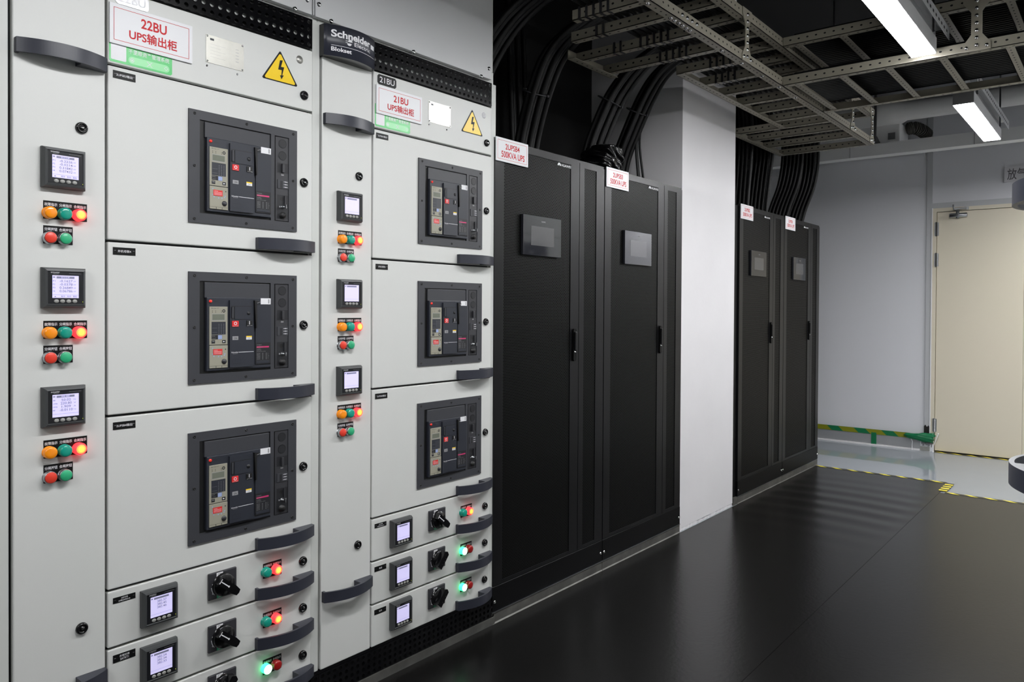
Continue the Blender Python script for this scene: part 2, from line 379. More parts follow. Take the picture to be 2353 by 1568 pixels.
for i in range(25):
    t = i/24*4; k = min(3, int(t)); f = t-k; p = Vector(hp[k]).lerp(Vector(hp[k+1]), f)
    d = (Vector(hp[k+1])-Vector(hp[k])).normalized()
    b.tube([p-d*0.004, p, p+d*0.004], 0.058 if i % 2 else 0.05, 'hose', 14)
tag(b.build('flexible_hose'), 'short ribbed dark hose going into the far wall', 'hose')
b = MB(); b.box(7.96, 7.99, -0.53, -0.15, 2.795, 2.812, 'trim_grey'); b.box(7.955, 7.985, -0.52, -0.43, 2.812, 2.86, 'soot'); tag(b.build('wall_bracket'), 'small grey bracket rail on the far wall under the trunking', 'bracket')

# ------------------------------------------------------------------ ceiling luminaires over the aisle, plus two added beyond it
def luminaire(x0, label, y=-1.29):
    e = empty('ceiling_light', (x0, y, 2.5), label, 'ceiling light', 'linear lights under the ceiling')
    def housing():
        b = MB(); b.bev(0, 1.19, -0.054, 0.054, 0.012, 0.082, 'housing_white', 0.004); b.box(-0.002, 0.0, -0.053, 0.053, 0.013, 0.081, 'housing_grey'); b.box(1.19, 1.192, -0.053, 0.053, 0.013, 0.081, 'housing_grey'); return b.mesh('housing')
    place(cached('lum_h', housing), 'housing', e)
    def diff():
        b = MB(); b.bev(0.003, 1.187, -0.050, 0.050, 0.008, 0.0125, 'diffuser', 0.0015); return b.mesh('diffuser')
    place(cached('lum_d', diff), 'diffuser', e)
    def strut():
        b = MB(); b.box(-0.12, 1.31, -0.085, -0.025, 0.150, 0.152, 'trim_grey'); b.box(-0.12, 1.31, -0.085, -0.083, 0.095, 0.152, 'trim_grey'); b.box(-0.12, 1.31, -0.027, -0.025, 0.095, 0.152, 'trim_grey')
        for k in range(22): b.box(-0.07+k*0.062, -0.045+k*0.062, -0.0855, -0.085, 0.115, 0.127, 'tray_hole')
        return b.mesh('strut_channel')
    place(cached('lum_s', strut), 'strut_channel', e)
    for xx in (0.1, 1.1):
        def rod():
            b = MB(); b.tube([(0, -0.055, 0.08), (0, -0.055, 1.098)], 0.005, 'dull_chrome', 8); b.lathe((0, -0.055, 0.152), [(0.012, 0), (0.012, 0.008)], 'dull_chrome', 6, 'z'); return b.mesh('hanger_rod')
        place(cached('lum_r', rod), 'hanger_rod', e, (xx, 0, 0))
    return e
luminaire(2.78, 'bright linear light over the aisle, largest in view, cut off by the photo top')
luminaire(5.055, 'bright linear light farther down the aisle, near the beige door')
luminaire(0.505, 'bright linear light over the aisle in front of the grey switchgear')
luminaire(-1.77, 'bright linear light at the near end of the aisle behind the camera')

luminaire(5.055, 'unseen linear light added for brightness, level with the beige door', -3.55)  # lamp added out of view to brighten the far wall and door
luminaire(2.78, 'unseen linear light added for brightness, behind the opposite cabinet', -3.55)  # second lamp added out of view for more light in the room
luminaire(6.72, 'bright linear light hung close to the far wall, to the right of the door', -2.42)

# ------------------------------------------------------------------ switchgear
def perf_plate(b, x0, x1, z0, z1, nx, nz, r, y0, th, m, mx=0.0, seg=10):
    cw, ch = (x1-x0)/nx, (z1-z0)/nz
    for i in range(nx):
        for j in range(nz):
            cx, cz = x0+(i+0.5)*cw, z0+(j+0.5)*ch
            n = 16 if seg > 10 else 8; hole = []; sq = []
            for k in range(n):
                a = 2*PI*k/n; c, s_ = math.cos(a), math.sin(a); hole.append((cx+r*c, cz+r*s_))
                q = max(abs(c), abs(s_)); sq.append((cx+c/q*cw/2, cz+s_/q*ch/2))
            vs = [(p[0], y0, p[1]) for p in hole]+[(p[0], y0, p[1]) for p in sq]+[(p[0], y0+th, p[1]) for p in hole]
            fs = [(k, (k+1) % n, n+(k+1) % n, n+k) for k in range(n)]+[(2*n+k, 2*n+(k+1) % n, (k+1) % n, k) for k in range(n)]
            b.add(vs, fs, m)
    return b
def arc_y(x, L, d0, bulge):
    t = 2*x/L-1; return -(d0+bulge*(1-t*t))
def handle_mesh(L, name='handle'):
    def f():
        b = MB(); n = 32; h = 0.035
        outer = [(L*i/n, arc_y(L*i/n, L, 0.015, 0.032)) for i in range(n+1)]
        inner = [(L*i/n, arc_y(L*i/n, L, 0.015, 0.032)+0.008) for i in range(n+1)]
        inner[0] = (0.008, inner[0][1]); 
        k0 = int(n*0.66)
        poly = outer+[(L, 0.0), (L*0.66, 0.0)]+[inner[i] for i in range(k0, -1, -1)]+[(0.008, 0.0), (0.0, 0.0)]
        N = len(poly)
        # band + solid mount, built as strips so that the faces stay clean
        for i in range(n):
            o0, o1, i0, i1 = outer[i], outer[i+1], inner[i], inner[i+1]
            if i >= k0: i0, i1 = (o0[0], 0.0), (o1[0], 0.0)
            vs = [(*p, z) for z in (0, h) for p in (o0, o1, i1, i0)]
            b.add(vs, [(0, 1, 2, 3), (7, 6, 5, 4), (0, 4, 5, 1), (3, 2, 6, 7)], 'handle_plastic')
        b.quad([(outer[-1][0], outer[-1][1], 0), (L, 0, 0), (L, 0, h), (outer[-1][0], outer[-1][1], h)], 'handle_plastic')
        b.quad([(outer[k0][0], inner[k0][1], 0), (outer[k0][0], 0, 0), (outer[k0][0], 0, h), (outer[k0][0], inner[k0][1], h)], 'handle_plastic')
        b.box(0, 0.008, outer[0][1], 0, 0, h, 'handle_plastic')
        return b.mesh(name)
    return cached(('handle', L), f)
def lock_mesh():
    def f():
        b = MB(); b.lathe((0, 0, 0), [(0.0145, 0), (0.0145, -0.004), (0.0125, -0.0075), (0.009, -0.008), (0.0085, -0.005), (0.0055, -0.005), (0.005, -0.008), (0.0, -0.008)], 'gloss_black', 24)
        b.box(-0.003, 0.003, -0.0092, -0.0078, -0.0014, 0.0014, 'chrome'); return b.mesh('lock')
    return cached('lock', f)
def meter(parent, x, z, face, screen, logo=True):
    """96 mm panel meter; x, z = lower left corner on the door plane"""
    w = h = 0.0985
    def case():
        b = MB(); p = [(0, 0), (0.003, 0.003), (0.006, 0.006)]
        o = [(0, 0), (w, 0), (w, h), (0, h)]
        def ins(a): return [(a, a), (w-a, a), (w-a, h-a), (a, h-a)]
        rings = [(o, 0.0), (o, -0.010), (ins(0.004), -0.0205), (ins(0.0085), -0.022), (ins(0.010), -0.0195)]
        vs = [(q[0], y, q[1]) for ring, y in rings for q in ring]
        for i in range(len(rings)-1): b.add([vs[i*4+k] for k in range(4)]+[vs[i*4+4+k] for k in range(4)], [(k, (k+1) % 4, 4+(k+1) % 4, 4+k) for k in range(4)], 'meter_case')
        b.add(vs[-4:], [(0, 1, 2, 3)], 'meter_face')
        b.text('Schneider', 0.016, 0.036, h-0.0135, h-0.0095, -0.0198, 'white_print', 1)
        b.text('Electric', 0.022, 0.034, h-0.0165, h-0.0143, -0.0198, 'grey_print', 1)
        b.rect(0.056, 0.086, h-0.0150, h-0.0125, -0.0198, 'dark_plastic'); b.text('PowerLogic', 0.058, 0.084, h-0.0145, h-0.0131, -0.0199, 'grey_print', 1)
        b.rect(0.0885, 0.0895, 0.018, 0.0188, -0.0198, 'grey_print')
        return b.mesh('power_meter')
    o = place(cached('meter', case), 'power_meter', parent, (x, 0, z))
    def scr(rows, head, foot):
        b = MB(); x0, x1, z0, z1 = 0.0195, 0.0790, 0.0245, 0.0795
        b.box(x0, x1, -0.0203, -0.0194, z0, z1, 'lcd')
        yy = -0.0206
        b.rect(x0+0.009, x1-0.010, z1-0.0075, z1-0.0025, yy, 'lcd_bar')
        if head: b.text(head, x0+0.019, x1-0.021, z1-0.0068, z1-0.003, yy-0.0002, 'lcd', 1)
        b.rect(x0+0.001, x0+0.006, z1-0.006, z1-0.003, yy, 'lcd_bar')
        b.rect(x0, x1, z0+0.0075, z0+0.0079, yy, 'lcd_bar')
        for i, (a, t, c) in enumerate(rows):
            zz = z1-0.0165-i*0.0082
            wd = 0.0042*len(t)
            b.text(t, x0+0.0285-wd/2+0.002, x0+0.0285+wd/2+0.002, zz, zz+0.0058, yy, 'lcd_text', 2)
            if a: b.text(a, x0+0.001, x0+0.0105 if len(a) > 2 else x0+0.006, zz+0.001, zz+0.0045, yy, 'lcd_text', 1)
            if c: b.text(c, x1-0.012, x1-0.0065, zz+0.001, zz+0.0042, yy, 'lcd_bar', 1)
        if foot:
            for i, t in enumerate(foot): b.text(t, x0+0.019+i*0.0135, x0+0.028+i*0.0135, z0+0.0018, z0+0.006, yy, 'lcd_text', 1)
            b.text('▲', x0+0.004, x0+0.008, z0+0.002, z0+0.005, yy, 'lcd_text', 1)
        return b.mesh('screen')
    place(cached(('scr', face), lambda: scr(*screen)), 'screen', o)
    def btn():
        b = MB(); b.lathe((0, 0, 0), [(0.0055, 0), (0.0055, -0.0012), (0.0045, -0.002), (0, -0.0022)], 'button_grey', 16)
        b.v = [(p[0], p[1], p[2]*0.82) for p in b.v]; return b.mesh('button')
    for k in range(4): place(cached('mbtn', btn), 'button', o, (0.0285+k*0.0138, -0.0195, 0.0165))
    def led():
        b = MB(); b.lathe((0, 0, 0), [(0.0009, 0), (0.0009, -0.0006)], 'led_yellow', 8); return b.mesh('status_led')
    place(cached('mled', led), 'status_led', o, (0.0890, -0.0195, 0.0152))
    return o
LAMPS = {'orange': ['lamp_orange']*5, 'teal': ['lamp_teal']*5, 'red_off': ['lamp_red_off']*5,
         'red_lit': ['lamp_lit_rim', 'lamp_lit_rim', 'lamp_lit_rim', 'lamp_lit_mid', 'lamp_lit_core'],
         'green_lit': ['lamp_green_rim', 'lamp_green_rim', 'lamp_green_core', 'lamp_green_core', 'lamp_green_core']}
LAMPTXT = {'orange': 'orange fault lamp, unlit', 'teal': 'teal green lamp, unlit', 'red_off': 'dark red lamp, unlit', 'red_lit': 'glowing red lamp', 'green_lit': 'glowing green lamp'}
def lamp(parent, x, z, kind):
    def f():
        b = MB(); m = LAMPS[kind]
        b.lathe((0, 0, 0), [(0.0150, 0), (0.0150, -0.0150), (0.0141, -0.0182), (0.0112, -0.0198), (0.0070, -0.0206), (0.0, -0.0210)], m, 28); return b.mesh('indicator_lamp')
    return place(cached(('lamp', kind), f), 'indicator_lamp', parent, (x, 0, z), LAMPTXT[kind])
def push(parent, x, z, kind):
    def f():
        b = MB(); b.lathe((0, 0, 0), [(0.0150, 0), (0.0150, -0.013), (0.0143, -0.0150), (0.0134, -0.0150), (0.0134, -0.012)], 'dull_chrome', 28)
        return b.mesh('push_button')
    o = place(cached('pbz', f), 'push_button', parent, (x, 0, z))
    def g():
        b = MB(); b.lathe((0, 0, 0), [(0.0133, -0.011), (0.0133, -0.0168), (0.0118, -0.0182), (0, -0.0178)], 'button_'+kind, 24); return b.mesh('cap')
    place(cached('pcap'+kind, g), 'cap', o, label=kind+' button cap'); return o
def lampplate(parent, x0, x1, z0, z1, words):
    def f():
        b = MB(); w, h = x1-x0, z1-z0; b.box(0, w, -0.0012, 0, 0, h, 'label_black'); n = len(words); s = w/n
        for i, t in enumerate(words): b.text(t, i*s+s*0.06, i*s+s*0.93, h-0.0125, h-0.0045, -0.0015, 'white_print', 1)
        return b.mesh('lamp_plate')
    return place(cached(('lp', tuple(words)), f), 'lamp_plate', parent, (x0, 0, z0))
def nameplate(parent, x0, z0, w, h, lines):
    b = MB(); b.box(0, w, -0.0012, 0, 0, h, 'label_black'); n = len(lines)
    for i, t in enumerate(lines):
        zc = h/2 if n == 1 else h*(0.70-0.42*i); th = h*0.36 if n == 1 else h*0.30
        tw = min(w*0.72, th*sum(1.05 if ord(c) > 255 else 0.62 for c in t))
        b.text(t, w/2-tw/2, w/2+tw/2, zc-th/2, zc+th/2, -0.0015, 'white_print', 1)
    for xx in (0.005, w-0.005): b.rect(xx-0.0022, xx+0.0022, h*0.56, h*0.60, -0.0015, 'grey_print')
    return b.build('nameplate', parent, (x0, 0, z0))
def breaker(parent, x, z):
    """x, z = lower left corner of the escutcheon; inner coordinates as on the first door"""
    ox, oz = 1.0830, 1.5590
    X = lambda a: a-ox
    Z = lambda a: a-oz
    def frame():
        b = MB(); x0, x1, z0, z1 = 0, 0.3555, 0, 0.3175
        w1 = (X(1.1153), X(1.3445), Z(1.5870), Z(1.8508)); w2 = (X(1.3572), X(1.4085), Z(1.5870), Z(1.8492))
        y0, y1 = -0.005, 0.0
        for (a, c, d, e) in ((x0, w1[0], z0, z1), (w1[1], w2[0], z0, z1), (w2[1], x1, z0, z1), (w1[0], w1[1], z0, w1[2]), (w1[0], w1[1], w1[3], z1), (w2[0], w2[1], z0, w2[2]), (w2[0], w2[1], w2[3], z1)):
            b.box(a, c, y0, y1, d, e, 'breaker_grey')
        b.box(w1[0]-0.003, w1[1]+0.003, -0.0004, 0.0, w1[2]-0.003, w1[3]+0.003, 'black'); b.box(w2[0]-0.002, w2[1]+0.002, -0.0004, 0.0, w2[2]-0.002, w2[3]+0.002, 'black')
        return b.mesh('circuit_breaker')
    o = place(cached('brk_frame', frame), 'circuit_breaker', parent, (x, 0, z))
    def screw():
        b = MB(); b.lathe((0, 0, 0), [(0.0042, 0), (0.0040, -0.0014), (0.002, -0.0018), (0.0018, -0.0008), (0, -0.0008)], 'black', 12); return b.mesh('screw')
    for (a, c) in ((1.1000, 1.8655), (1.2624, 1.8650), (1.4245, 1.8645), (1.0996, 1.7191), (1.4240, 1.7178), (1.0990, 1.5700), (1.2610, 1.5700), (1.4235, 1.5700)):
        place(cached('scr', screw), 'screw', o, (X(a), -0.005, Z(c)))
    def body():
        b = MB(); b.bev(X(1.1297), X(1.3400), -0.006, 0, Z(1.8030), Z(1.8475), 'breaker_grey', 0.0015); b.bev(X(1.1325), X(1.3400), -0.013, 0, Z(1.5935), Z(1.8045), 'breaker_blue', 0.002)
        b.text('Reset', X(1.1545), X(1.166), Z(1.7915), Z(1.7950), -0.0133, 'breaker_dark', 1); return b.mesh('breaker_body')
    place(cached('brk_body', body), 'breaker_body', o)
    def led():
        b = MB(); b.lathe((0, 0, 0), [(0.0042, 0), (0.0042, -0.003), (0, -0.0035)], 'led_red', 12); return b.mesh('reset_button')
    place(cached('brk_led', led), 'reset_button', o, (X(1.1428), -0.013, Z(1.7934)), 'red reset button')
    def trip():
        b = MB(); y = -0.0155
        b.bev(X(1.1391), X(1.1955), y, -0.012, Z(1.6680), Z(1.7780), 'beige_plastic', 0.001); b.bev(X(1.1391), X(1.1955), y-0.001, -0.012, Z(1.6012), Z(1.6662), 'beige_plastic', 0.001)
        y -= 0.0003
        b.rect(X(1.1462), X(1.1860), Z(1.7370), Z(1.7580), y, 'button_grey'); b.rect(X(1.1475), X(1.1850), Z(1.7395), Z(1.7560), y-0.0003, 'trip_lcd')
        b.text('Micrologic 5.0 P', X(1.145), X(1.168), Z(1.7715), Z(1.7745), y, 'breaker_dark', 1)
        for k, xx in enumerate((1.147, 1.1565, 1.175)): b.rect(X(xx), X(xx+0.002), Z(1.7645), Z(1.7662), y, 'breaker_dark'); b.rect(X(xx), X(xx+0.002), Z(1.7605), Z(1.7622), y, 'breaker_dark')
        b.ring(X(1.1830), Z(1.7655), y, 0.0022, 0.0048, 'breaker_dark')
        b.rect(X(1.1452), X(1.1889), Z(1.6975), Z(1.7343), y, 'breaker_blue')
        for r in range(7):
            for c in range(3): b.rect(X(1.167+c*0.0075), X(1.1685+c*0.0075), Z(1.7000+r*0.0044), Z(1.7014+r*0.0044), y-0.0002, 'grey_print')
        for r in range(2): b.rect(X(1.147), X(1.163), Z(1.704+r*0.012), Z(1.7043+r*0.012), y-0.0002, 'grey_print')
        b.rect(X(1.1452), X(1.1780), Z(1.6838), Z(1.6965), y, 'breaker_dark'); b.rect(X(1.1650), X(1.1776), Z(1.6842), Z(1.6958), y-0.0002, 'blue_sticker')
        b.text('5.0 A', X(1.147), X(1.156), Z(1.692), Z(1.6945), y-0.0002, 'grey_print', 1); b.rect(X(1.147), X(1.158), Z(1.687), Z(1.6875), y-0.0002, 'grey_print')
        b.rect(X(1.1450), X(1.1560), Z(1.6722), Z(1.6815), y, 'breaker_dark'); b.rect(X(1.1780), X(1.1890), Z(1.6722), Z(1.6815), y, 'breaker_dark')
        b.quad([(X(1.181), y-0.0002, Z(1.6750)), (X(1.187), y-0.0002, Z(1.6768)), (X(1.181), y-0.0002, Z(1.6790))], 'white_print'); b.rect(X(1.147), X(1.154), Z(1.6775), Z(1.6790), y-0.0002, 'grey_print')
        for (a, c) in ((1.148, 1.659), (1.148, 1.642), (1.152, 1.636), (1.166, 1.634), (1.176, 1.634), (1.184, 1.637), (1.186, 1.641)): b.disc(X(a), Z(c), y-0.001, 0.0018, 'blue_sticker', 8)
        b.rect(X(1.1495), X(1.1780), Z(1.6395), Z(1.6560), y-0.0014, 'red_label')
        for r in range(4): b.rect(X(1.152), X(1.1755 - (0.012 if r == 3 else 0)), Z(1.6425+r*0.0032), Z(1.6432+r*0.0032), y-0.0016, 'white_print')
        b.disc(X(1.188), Z(1.6545), y-0.001, 0.0018, 'breaker_dark', 10)
        b.lathe((X(1.1835), y, Z(1.6195)), [(0.0078, 0), (0.0070, -0.004), (0.0, -0.0045)], 'dark_plastic', 14)
        b.rect(X(1.1400), X(1.1950), Z(1.6072), Z(1.6078), y-0.001, 'breaker_dark'); b.rect(X(1.158), X(1.1595), Z(1.6015), Z(1.6078), y-0.001, 'breaker_dark'); b.rect(X(1.176), X(1.1772), Z(1.6015), Z(1.6078), y-0.001, 'breaker_dark')
        return b.mesh('trip_unit')
    place(cached('brk_trip', trip), 'trip_unit', o, label='beige trip unit with small display')
    def cover():
        b = MB(); y = -0.019
        x0, x1 = X(1.2005), X(1.2778)
        b.prism([(x0, Z(1.6005)), (x1, Z(1.6005)), (x1, Z(1.7800)), (x1-0.001, Z(1.7965)), (x0, Z(1.7965))], 'y', y, -0.012, 'breaker_blue')
        y -= 0.0003
        b.rect(X(1.2041), X(1.2710), Z(1.7410), Z(1.7805), y, 'breaker_dark'); b.box(X(1.2150), X(1.2700), y-0.0012, y, Z(1.7410), Z(1.7780), 'breaker_blue'); b.box(X(1.2055), X(1.2110), y-0.003, y, Z(1.7450), Z(1.7770), 'breaker_grey')
        b.lathe((X(1.2600), y-0.0012, Z(1.7590)), [(0.0058, 0), (0.0058, -0.001), (0, -0.0012)], 'breaker_dark', 16)
        b.bev(X(1.2065), X(1.2275), y-0.002, y+0.001, Z(1.7192), Z(1.7365), 'red_label', 0.0008); b.ring(X(1.2168), Z(1.7290), y-0.0023, 0.0030, 0.0048, 'white_print'); b.text('push OFF', X(1.208), X(1.2255), Z(1.7200), Z(1.7222), y-0.0023, 'white_print', 1)
        b.bev(X(1.2532), X(1.2718), y-0.002, y+0.001, Z(1.7205), Z(1.7373), 'black', 0.0008); b.rect(X(1.2612), X(1.2632), Z(1.7255), Z(1.7355), y-0.0023, 'white_print'); b.text('push ON', X(1.2545), X(1.271), Z(1.7208), Z(1.7228), y-0.0023, 'white_print', 1)
        b.rect(X(1.2085), X(1.2270), Z(1.6805), Z(1.6915), y, 'grey_print'); b.text('ON', X(1.213), X(1.223), Z(1.6825), Z(1.6885), y-0.0003, 'breaker_dark', 1)
        b.rect(X(1.2528), X(1.2715), Z(1.6805), Z(1.6915), y, 'white_print'); b.rect(X(1.2528), X(1.2715), Z(1.6880), Z(1.6915), y-0.0003, 'warn_yellow'); b.text('OK', X(1.257), X(1.267), Z(1.6820), Z(1.6865), y-0.0003, 'grey_print', 1)
        b.text('Schneider', X(1.2050), X(1.2275), Z(1.6425), Z(1.6465), y, 'white_print', 1); b.text('Electric', X(1.210), X(1.225), Z(1.6395), Z(1.6416), y, 'grey_print', 1); b.rect(X(1.2285), X(1.2778), Z(1.6437), Z(1.6450), y, 'white_print')
        for (a, c, d, e) in ((1.2092, 1.2350, 1.6232, 1.6237), (1.2092, 1.2350, 1.6100, 1.6105), (1.2092, 1.2096, 1.61, 1.6237), (1.2346, 1.2350, 1.61, 1.6237)): b.rect(X(a), X(c), Z(d), Z(e), y, 'breaker_dark')
        return b.mesh('front_cover')
    place(cached('brk_cover', cover), 'front_cover', o)
    def chg():
        b = MB(); b.prism([(X(1.2783), Z(1.7970)), (X(1.2990), Z(1.7925)), (X(1.2860), Z(1.7880)), (X(1.2868), Z(1.7150)), (X(1.2830), Z(1.7140)), (X(1.2790), Z(1.7800))], 'y', -0.024, -0.013, 'black')
        b.prism([(X(1.2862), Z(1.7885)), (X(1.2985), Z(1.7922)), (X(1.2985), Z(1.7932)), (X(1.2862), Z(1.7900))], 'y', -0.0246, -0.024, 'grey_print'); return b.mesh('charging_lever')
    place(cached('brk_chg', chg), 'charging_lever', o)
    def right():
        b = MB(); y = -0.0155; b.bev(X(1.2860), X(1.3390), y, -0.012, Z(1.6045), Z(1.7825), 'breaker_dark', 0.001); y -= 0.0003
        b.rect(X(1.2862), X(1.3388), Z(1.6700), Z(1.7822), y, 'breaker_blue')
        b.text('Compact', X(1.2905), X(1.307), Z(1.6615), Z(1.6645), y, 'grey_print', 1); b.rect(X(1.2899), X(1.3318), Z(1.6545), Z(1.6590), y, 'magenta'); b.text('NS1600 H', X(1.291), X(1.309), Z(1.6555), Z(1.6578), y-0.0002, 'grey_print', 1)
        for r in range(3): b.text(('Ui 800V', 'Uimp 8kV', 'Ue (V) Icu (kA)')[r], X(1.2905), X(1.2905+(0.014, 0.016, 0.030)[r]), Z(1.6495-r*0.0036), Z(1.6515-r*0.0036), y, 'grey_print', 1)
        for r in range(5):
            b.text(('220/240', '380/415', '440', '500/525', '660/690')[r], X(1.2905), X(1.302), Z(1.6365-r*0.0042), Z(1.6385-r*0.0042), y, 'grey_print', 1)
            for c in (1.309, 1.321): b.rect(X(c), X(c+0.003), Z(1.6365-r*0.0042), Z(1.6378-r*0.0042), y, 'grey_print')
        b.ring(X(1.3312), Z(1.629), y, 0.0, 0.0007, 'grey_print', 8)
        b.rect(X(1.3285), X(1.3289), Z(1.6195), Z(1.6385), y, 'grey_print')
        b.box(X(1.2885), X(1.333), y-0.001, y, Z(1.6085), Z(1.6160), 'breaker_blue')
        b.box(X(1.3050), X(1.3388), y-0.0006, y, Z(1.7853), Z(1.8050), 'acrylic_white') if False else None
        return b.mesh('rating_cover')
    place(cached('brk_right', right), 'rating_cover', o)
    def stick():
        b = MB(); b.box(X(1.3048), X(1.3388), -0.0138, -0.0131, Z(1.7855), Z(1.8038), 'acrylic_white'); b.rect(X(1.330), X(1.3345), Z(1.7880), Z(1.8010), -0.0139, 'grey_print'); return b.mesh('white_sticker')
    place(cached('brk_st', stick), 'white_sticker', o, label='small white sticker')
    def side():
        b = MB(); y = -0.003; b.box(X(1.3620), X(1.4078), y, 0, Z(1.5895), Z(1.8470), 'dark_plastic'); y -= 0.0004
        for zz in (1.8281, 1.7909): b.lathe((X(1.3865), y, Z(zz)), [(0.0145, 0), (0.0138, -0.001), (0.0130, 0.0), (0.0, 0.0)], 'breaker_dark', 20); b.disc(X(1.3865), Z(zz), y-0.0005, 0.0125, 'breaker_dark', 18)
        b.rect(X(1.3680), X(1.4065), Z(1.7375), Z(1.7680), y, 'breaker_dark'); b.bev(X(1.3825), X(1.3905), -0.010, 0, Z(1.7385), Z(1.7655), 'dark_plastic', 0.001)
        b.ring(X(1.3840), Z(1.7335), y, 0.0012, 0.002, 'grey_print', 10); b.ring(X(1.3895), Z(1.7335), y, 0.0012, 0.002, 'grey_print', 10); b.rect(X(1.382), X(1.3915), Z(1.7295), Z(1.7325), y, 'grey_print')
        b.box(X(1.3690), X(1.4070), -0.005, 0, Z(1.6890), Z(1.7160), 'breaker_grey'); b.rect(X(1.3775), X(1.3860), Z(1.6905), Z(1.7125), -0.0053, 'breaker_dark')
        for r in range(3): b.rect(X(1.3900), X(1.4040), Z(1.6935+r*0.0082), Z(1.6947+r*0.0082), -0.0053, 'white_print'); b.disc(X(1.397), Z(1.6941+r*0.0082), -0.0055, 0.0016, 'white_print', 8)
        b.rect(X(1.3680), X(1.4070), Z(1.5955), Z(1.6690), y, 'breaker_dark'); b.disc(X(1.3835), Z(1.6565), y-0.0003, 0.0062, 'black', 16)
        b.box(X(1.3925), X(1.3955), -0.008, 0, Z(1.640), Z(1.667), 'dark_plastic')
        b.rect(X(1.375), X(1.379), Z(1.6300), Z(1.6345), y-0.0004, 'grey_print'); b.rect(X(1.398), X(1.403), Z(1.6300), Z(1.6345), y-0.0004, 'grey_print')
        b.lathe((X(1.3850), y, Z(1.6060)), [(0.0100, 0), (0.0095, -0.008), (0, -0.009)], 'black', 18); return b.mesh('racking_panel')
    place(cached('brk_side', side), 'racking_panel', o)
    def key():
        b = MB(); b.lathe((0, 0, 0), [(0.0055, 0), (0.0055, -0.005), (0.003, -0.006), (0.003, -0.011), (0, -0.011)], 'dull_chrome', 12); b.box(-0.0012, 0.0012, -0.02, -0.008, -0.006, 0.006, 'dull_chrome'); return b.mesh('key_lock')
    place(cached('brk_key', key), 'key_lock', o, (X(1.3872), -0.0035, Z(1.6320)), 'chrome key lock')
    return o
def rotary(parent, x, z, on):
    def plate():
        b = MB(); w, h = 0.0885, 0.0775; b.bev(0, w, -0.008, 0, 0, h, 'dark_plastic', 0.0025); y = -0.0083
        b.rect(0.024, 0.044, 0.050, 0.0755, y, 'white_print'); b.text('On', 0.028, 0.040, 0.0675, 0.0735, y-0.0002, 'breaker_dark', 1); b.rect(0.0335, 0.0350, 0.0585, 0.0650, y-0.0002, 'breaker_dark')
        b.rect(0.025, 0.043, 0.0015, 0.013, y, 'button_green'); b.text('OFF', 0.028, 0.041, 0.0025, 0.0060, y-0.0002, 'white_print', 1)
        b.add([(0.0445+r*math.cos(a), y, 0.038+r*math.sin(a)) for r in (0.0355, 0.037) for a in [PI+0.05+k*0.085 for k in range(9)]], [(k, k+1, 10+k, 9+k) for k in range(8)], 'white_print')
        b.ring(0.0125, 0.0185, y, 0.001, 0.0022, 'white_print', 8); b.ring(0.012, 0.045, y, 0.0006, 0.0018, 'white_print', 8); b.disc(0.0855, 0.0215, y, 0.0012, 'white_print', 8)
        return b.mesh('rotary_switch')
    o = place(cached('rot_plate', plate), 'rotary_switch', parent, (x, 0, z))
    def knob():
        b = MB(); b.lathe((0, 0, 0), [(0.0335, -0.008), (0.0325, -0.017), (0.0305, -0.020), (0, -0.020)], 'gloss_black', 36)
        a = math.radians(-40 if on else 50)
        n = 16; L, wd = 0.0345, 0.0125
        prof = [(-L, -wd*0.9), (L*0.62, -wd), (L*1.15, -wd*0.75), (L*1.22, 0), (L*1.15, wd*0.75), (L*0.62, wd), (-L, wd*0.9)] if on else [(-L*0.9, -wd), (L*0.9, -wd), (L*1.08, 0), (L*0.9, wd), (-L*0.9, wd)]
        poly = [(p*math.cos(a)-q*math.sin(a), p*math.sin(a)+q*math.cos(a)) for p, q in prof]
        b.prism(poly, 'y', -0.040, -0.018, 'gloss_black')
        if on:
            q = lambda p, r: (p*math.cos(a)-r*math.sin(a), -0.0403, p*math.sin(a)+r*math.cos(a))
            b.add([q(-L*0.98, -0.0014), q(-0.001, -0.0014), q(-0.001, 0.0014), q(-L*0.98, 0.0014)], [(0, 1, 2, 3)], 'white_print')
            b.add([q(-L*0.98, -0.0075), q(-L*0.90, -0.0075), q(-L*0.90, 0.0075), q(-L*0.98, 0.0075)], [(0, 1, 2, 3)], 'white_print')
            cx, _, cz = q(0, 0); b.disc(cx, cz, -0.0404, 0.0028, 'white_print', 12)
        else:
            for k in range(3):
                c = -0.012+k*0.012; b.disc(c*math.cos(a)+0.004, c*math.sin(a)-0.004, -0.0403, 0.0022, 'black', 10)
            b.rect(0.0045, 0.0080, -0.0335, -0.0265, -0.0206, 'white_print')
        return b.mesh('knob')
    place(cached(('knob', on), knob), 'knob', o, (0.0445, 0, 0.038))
    return o
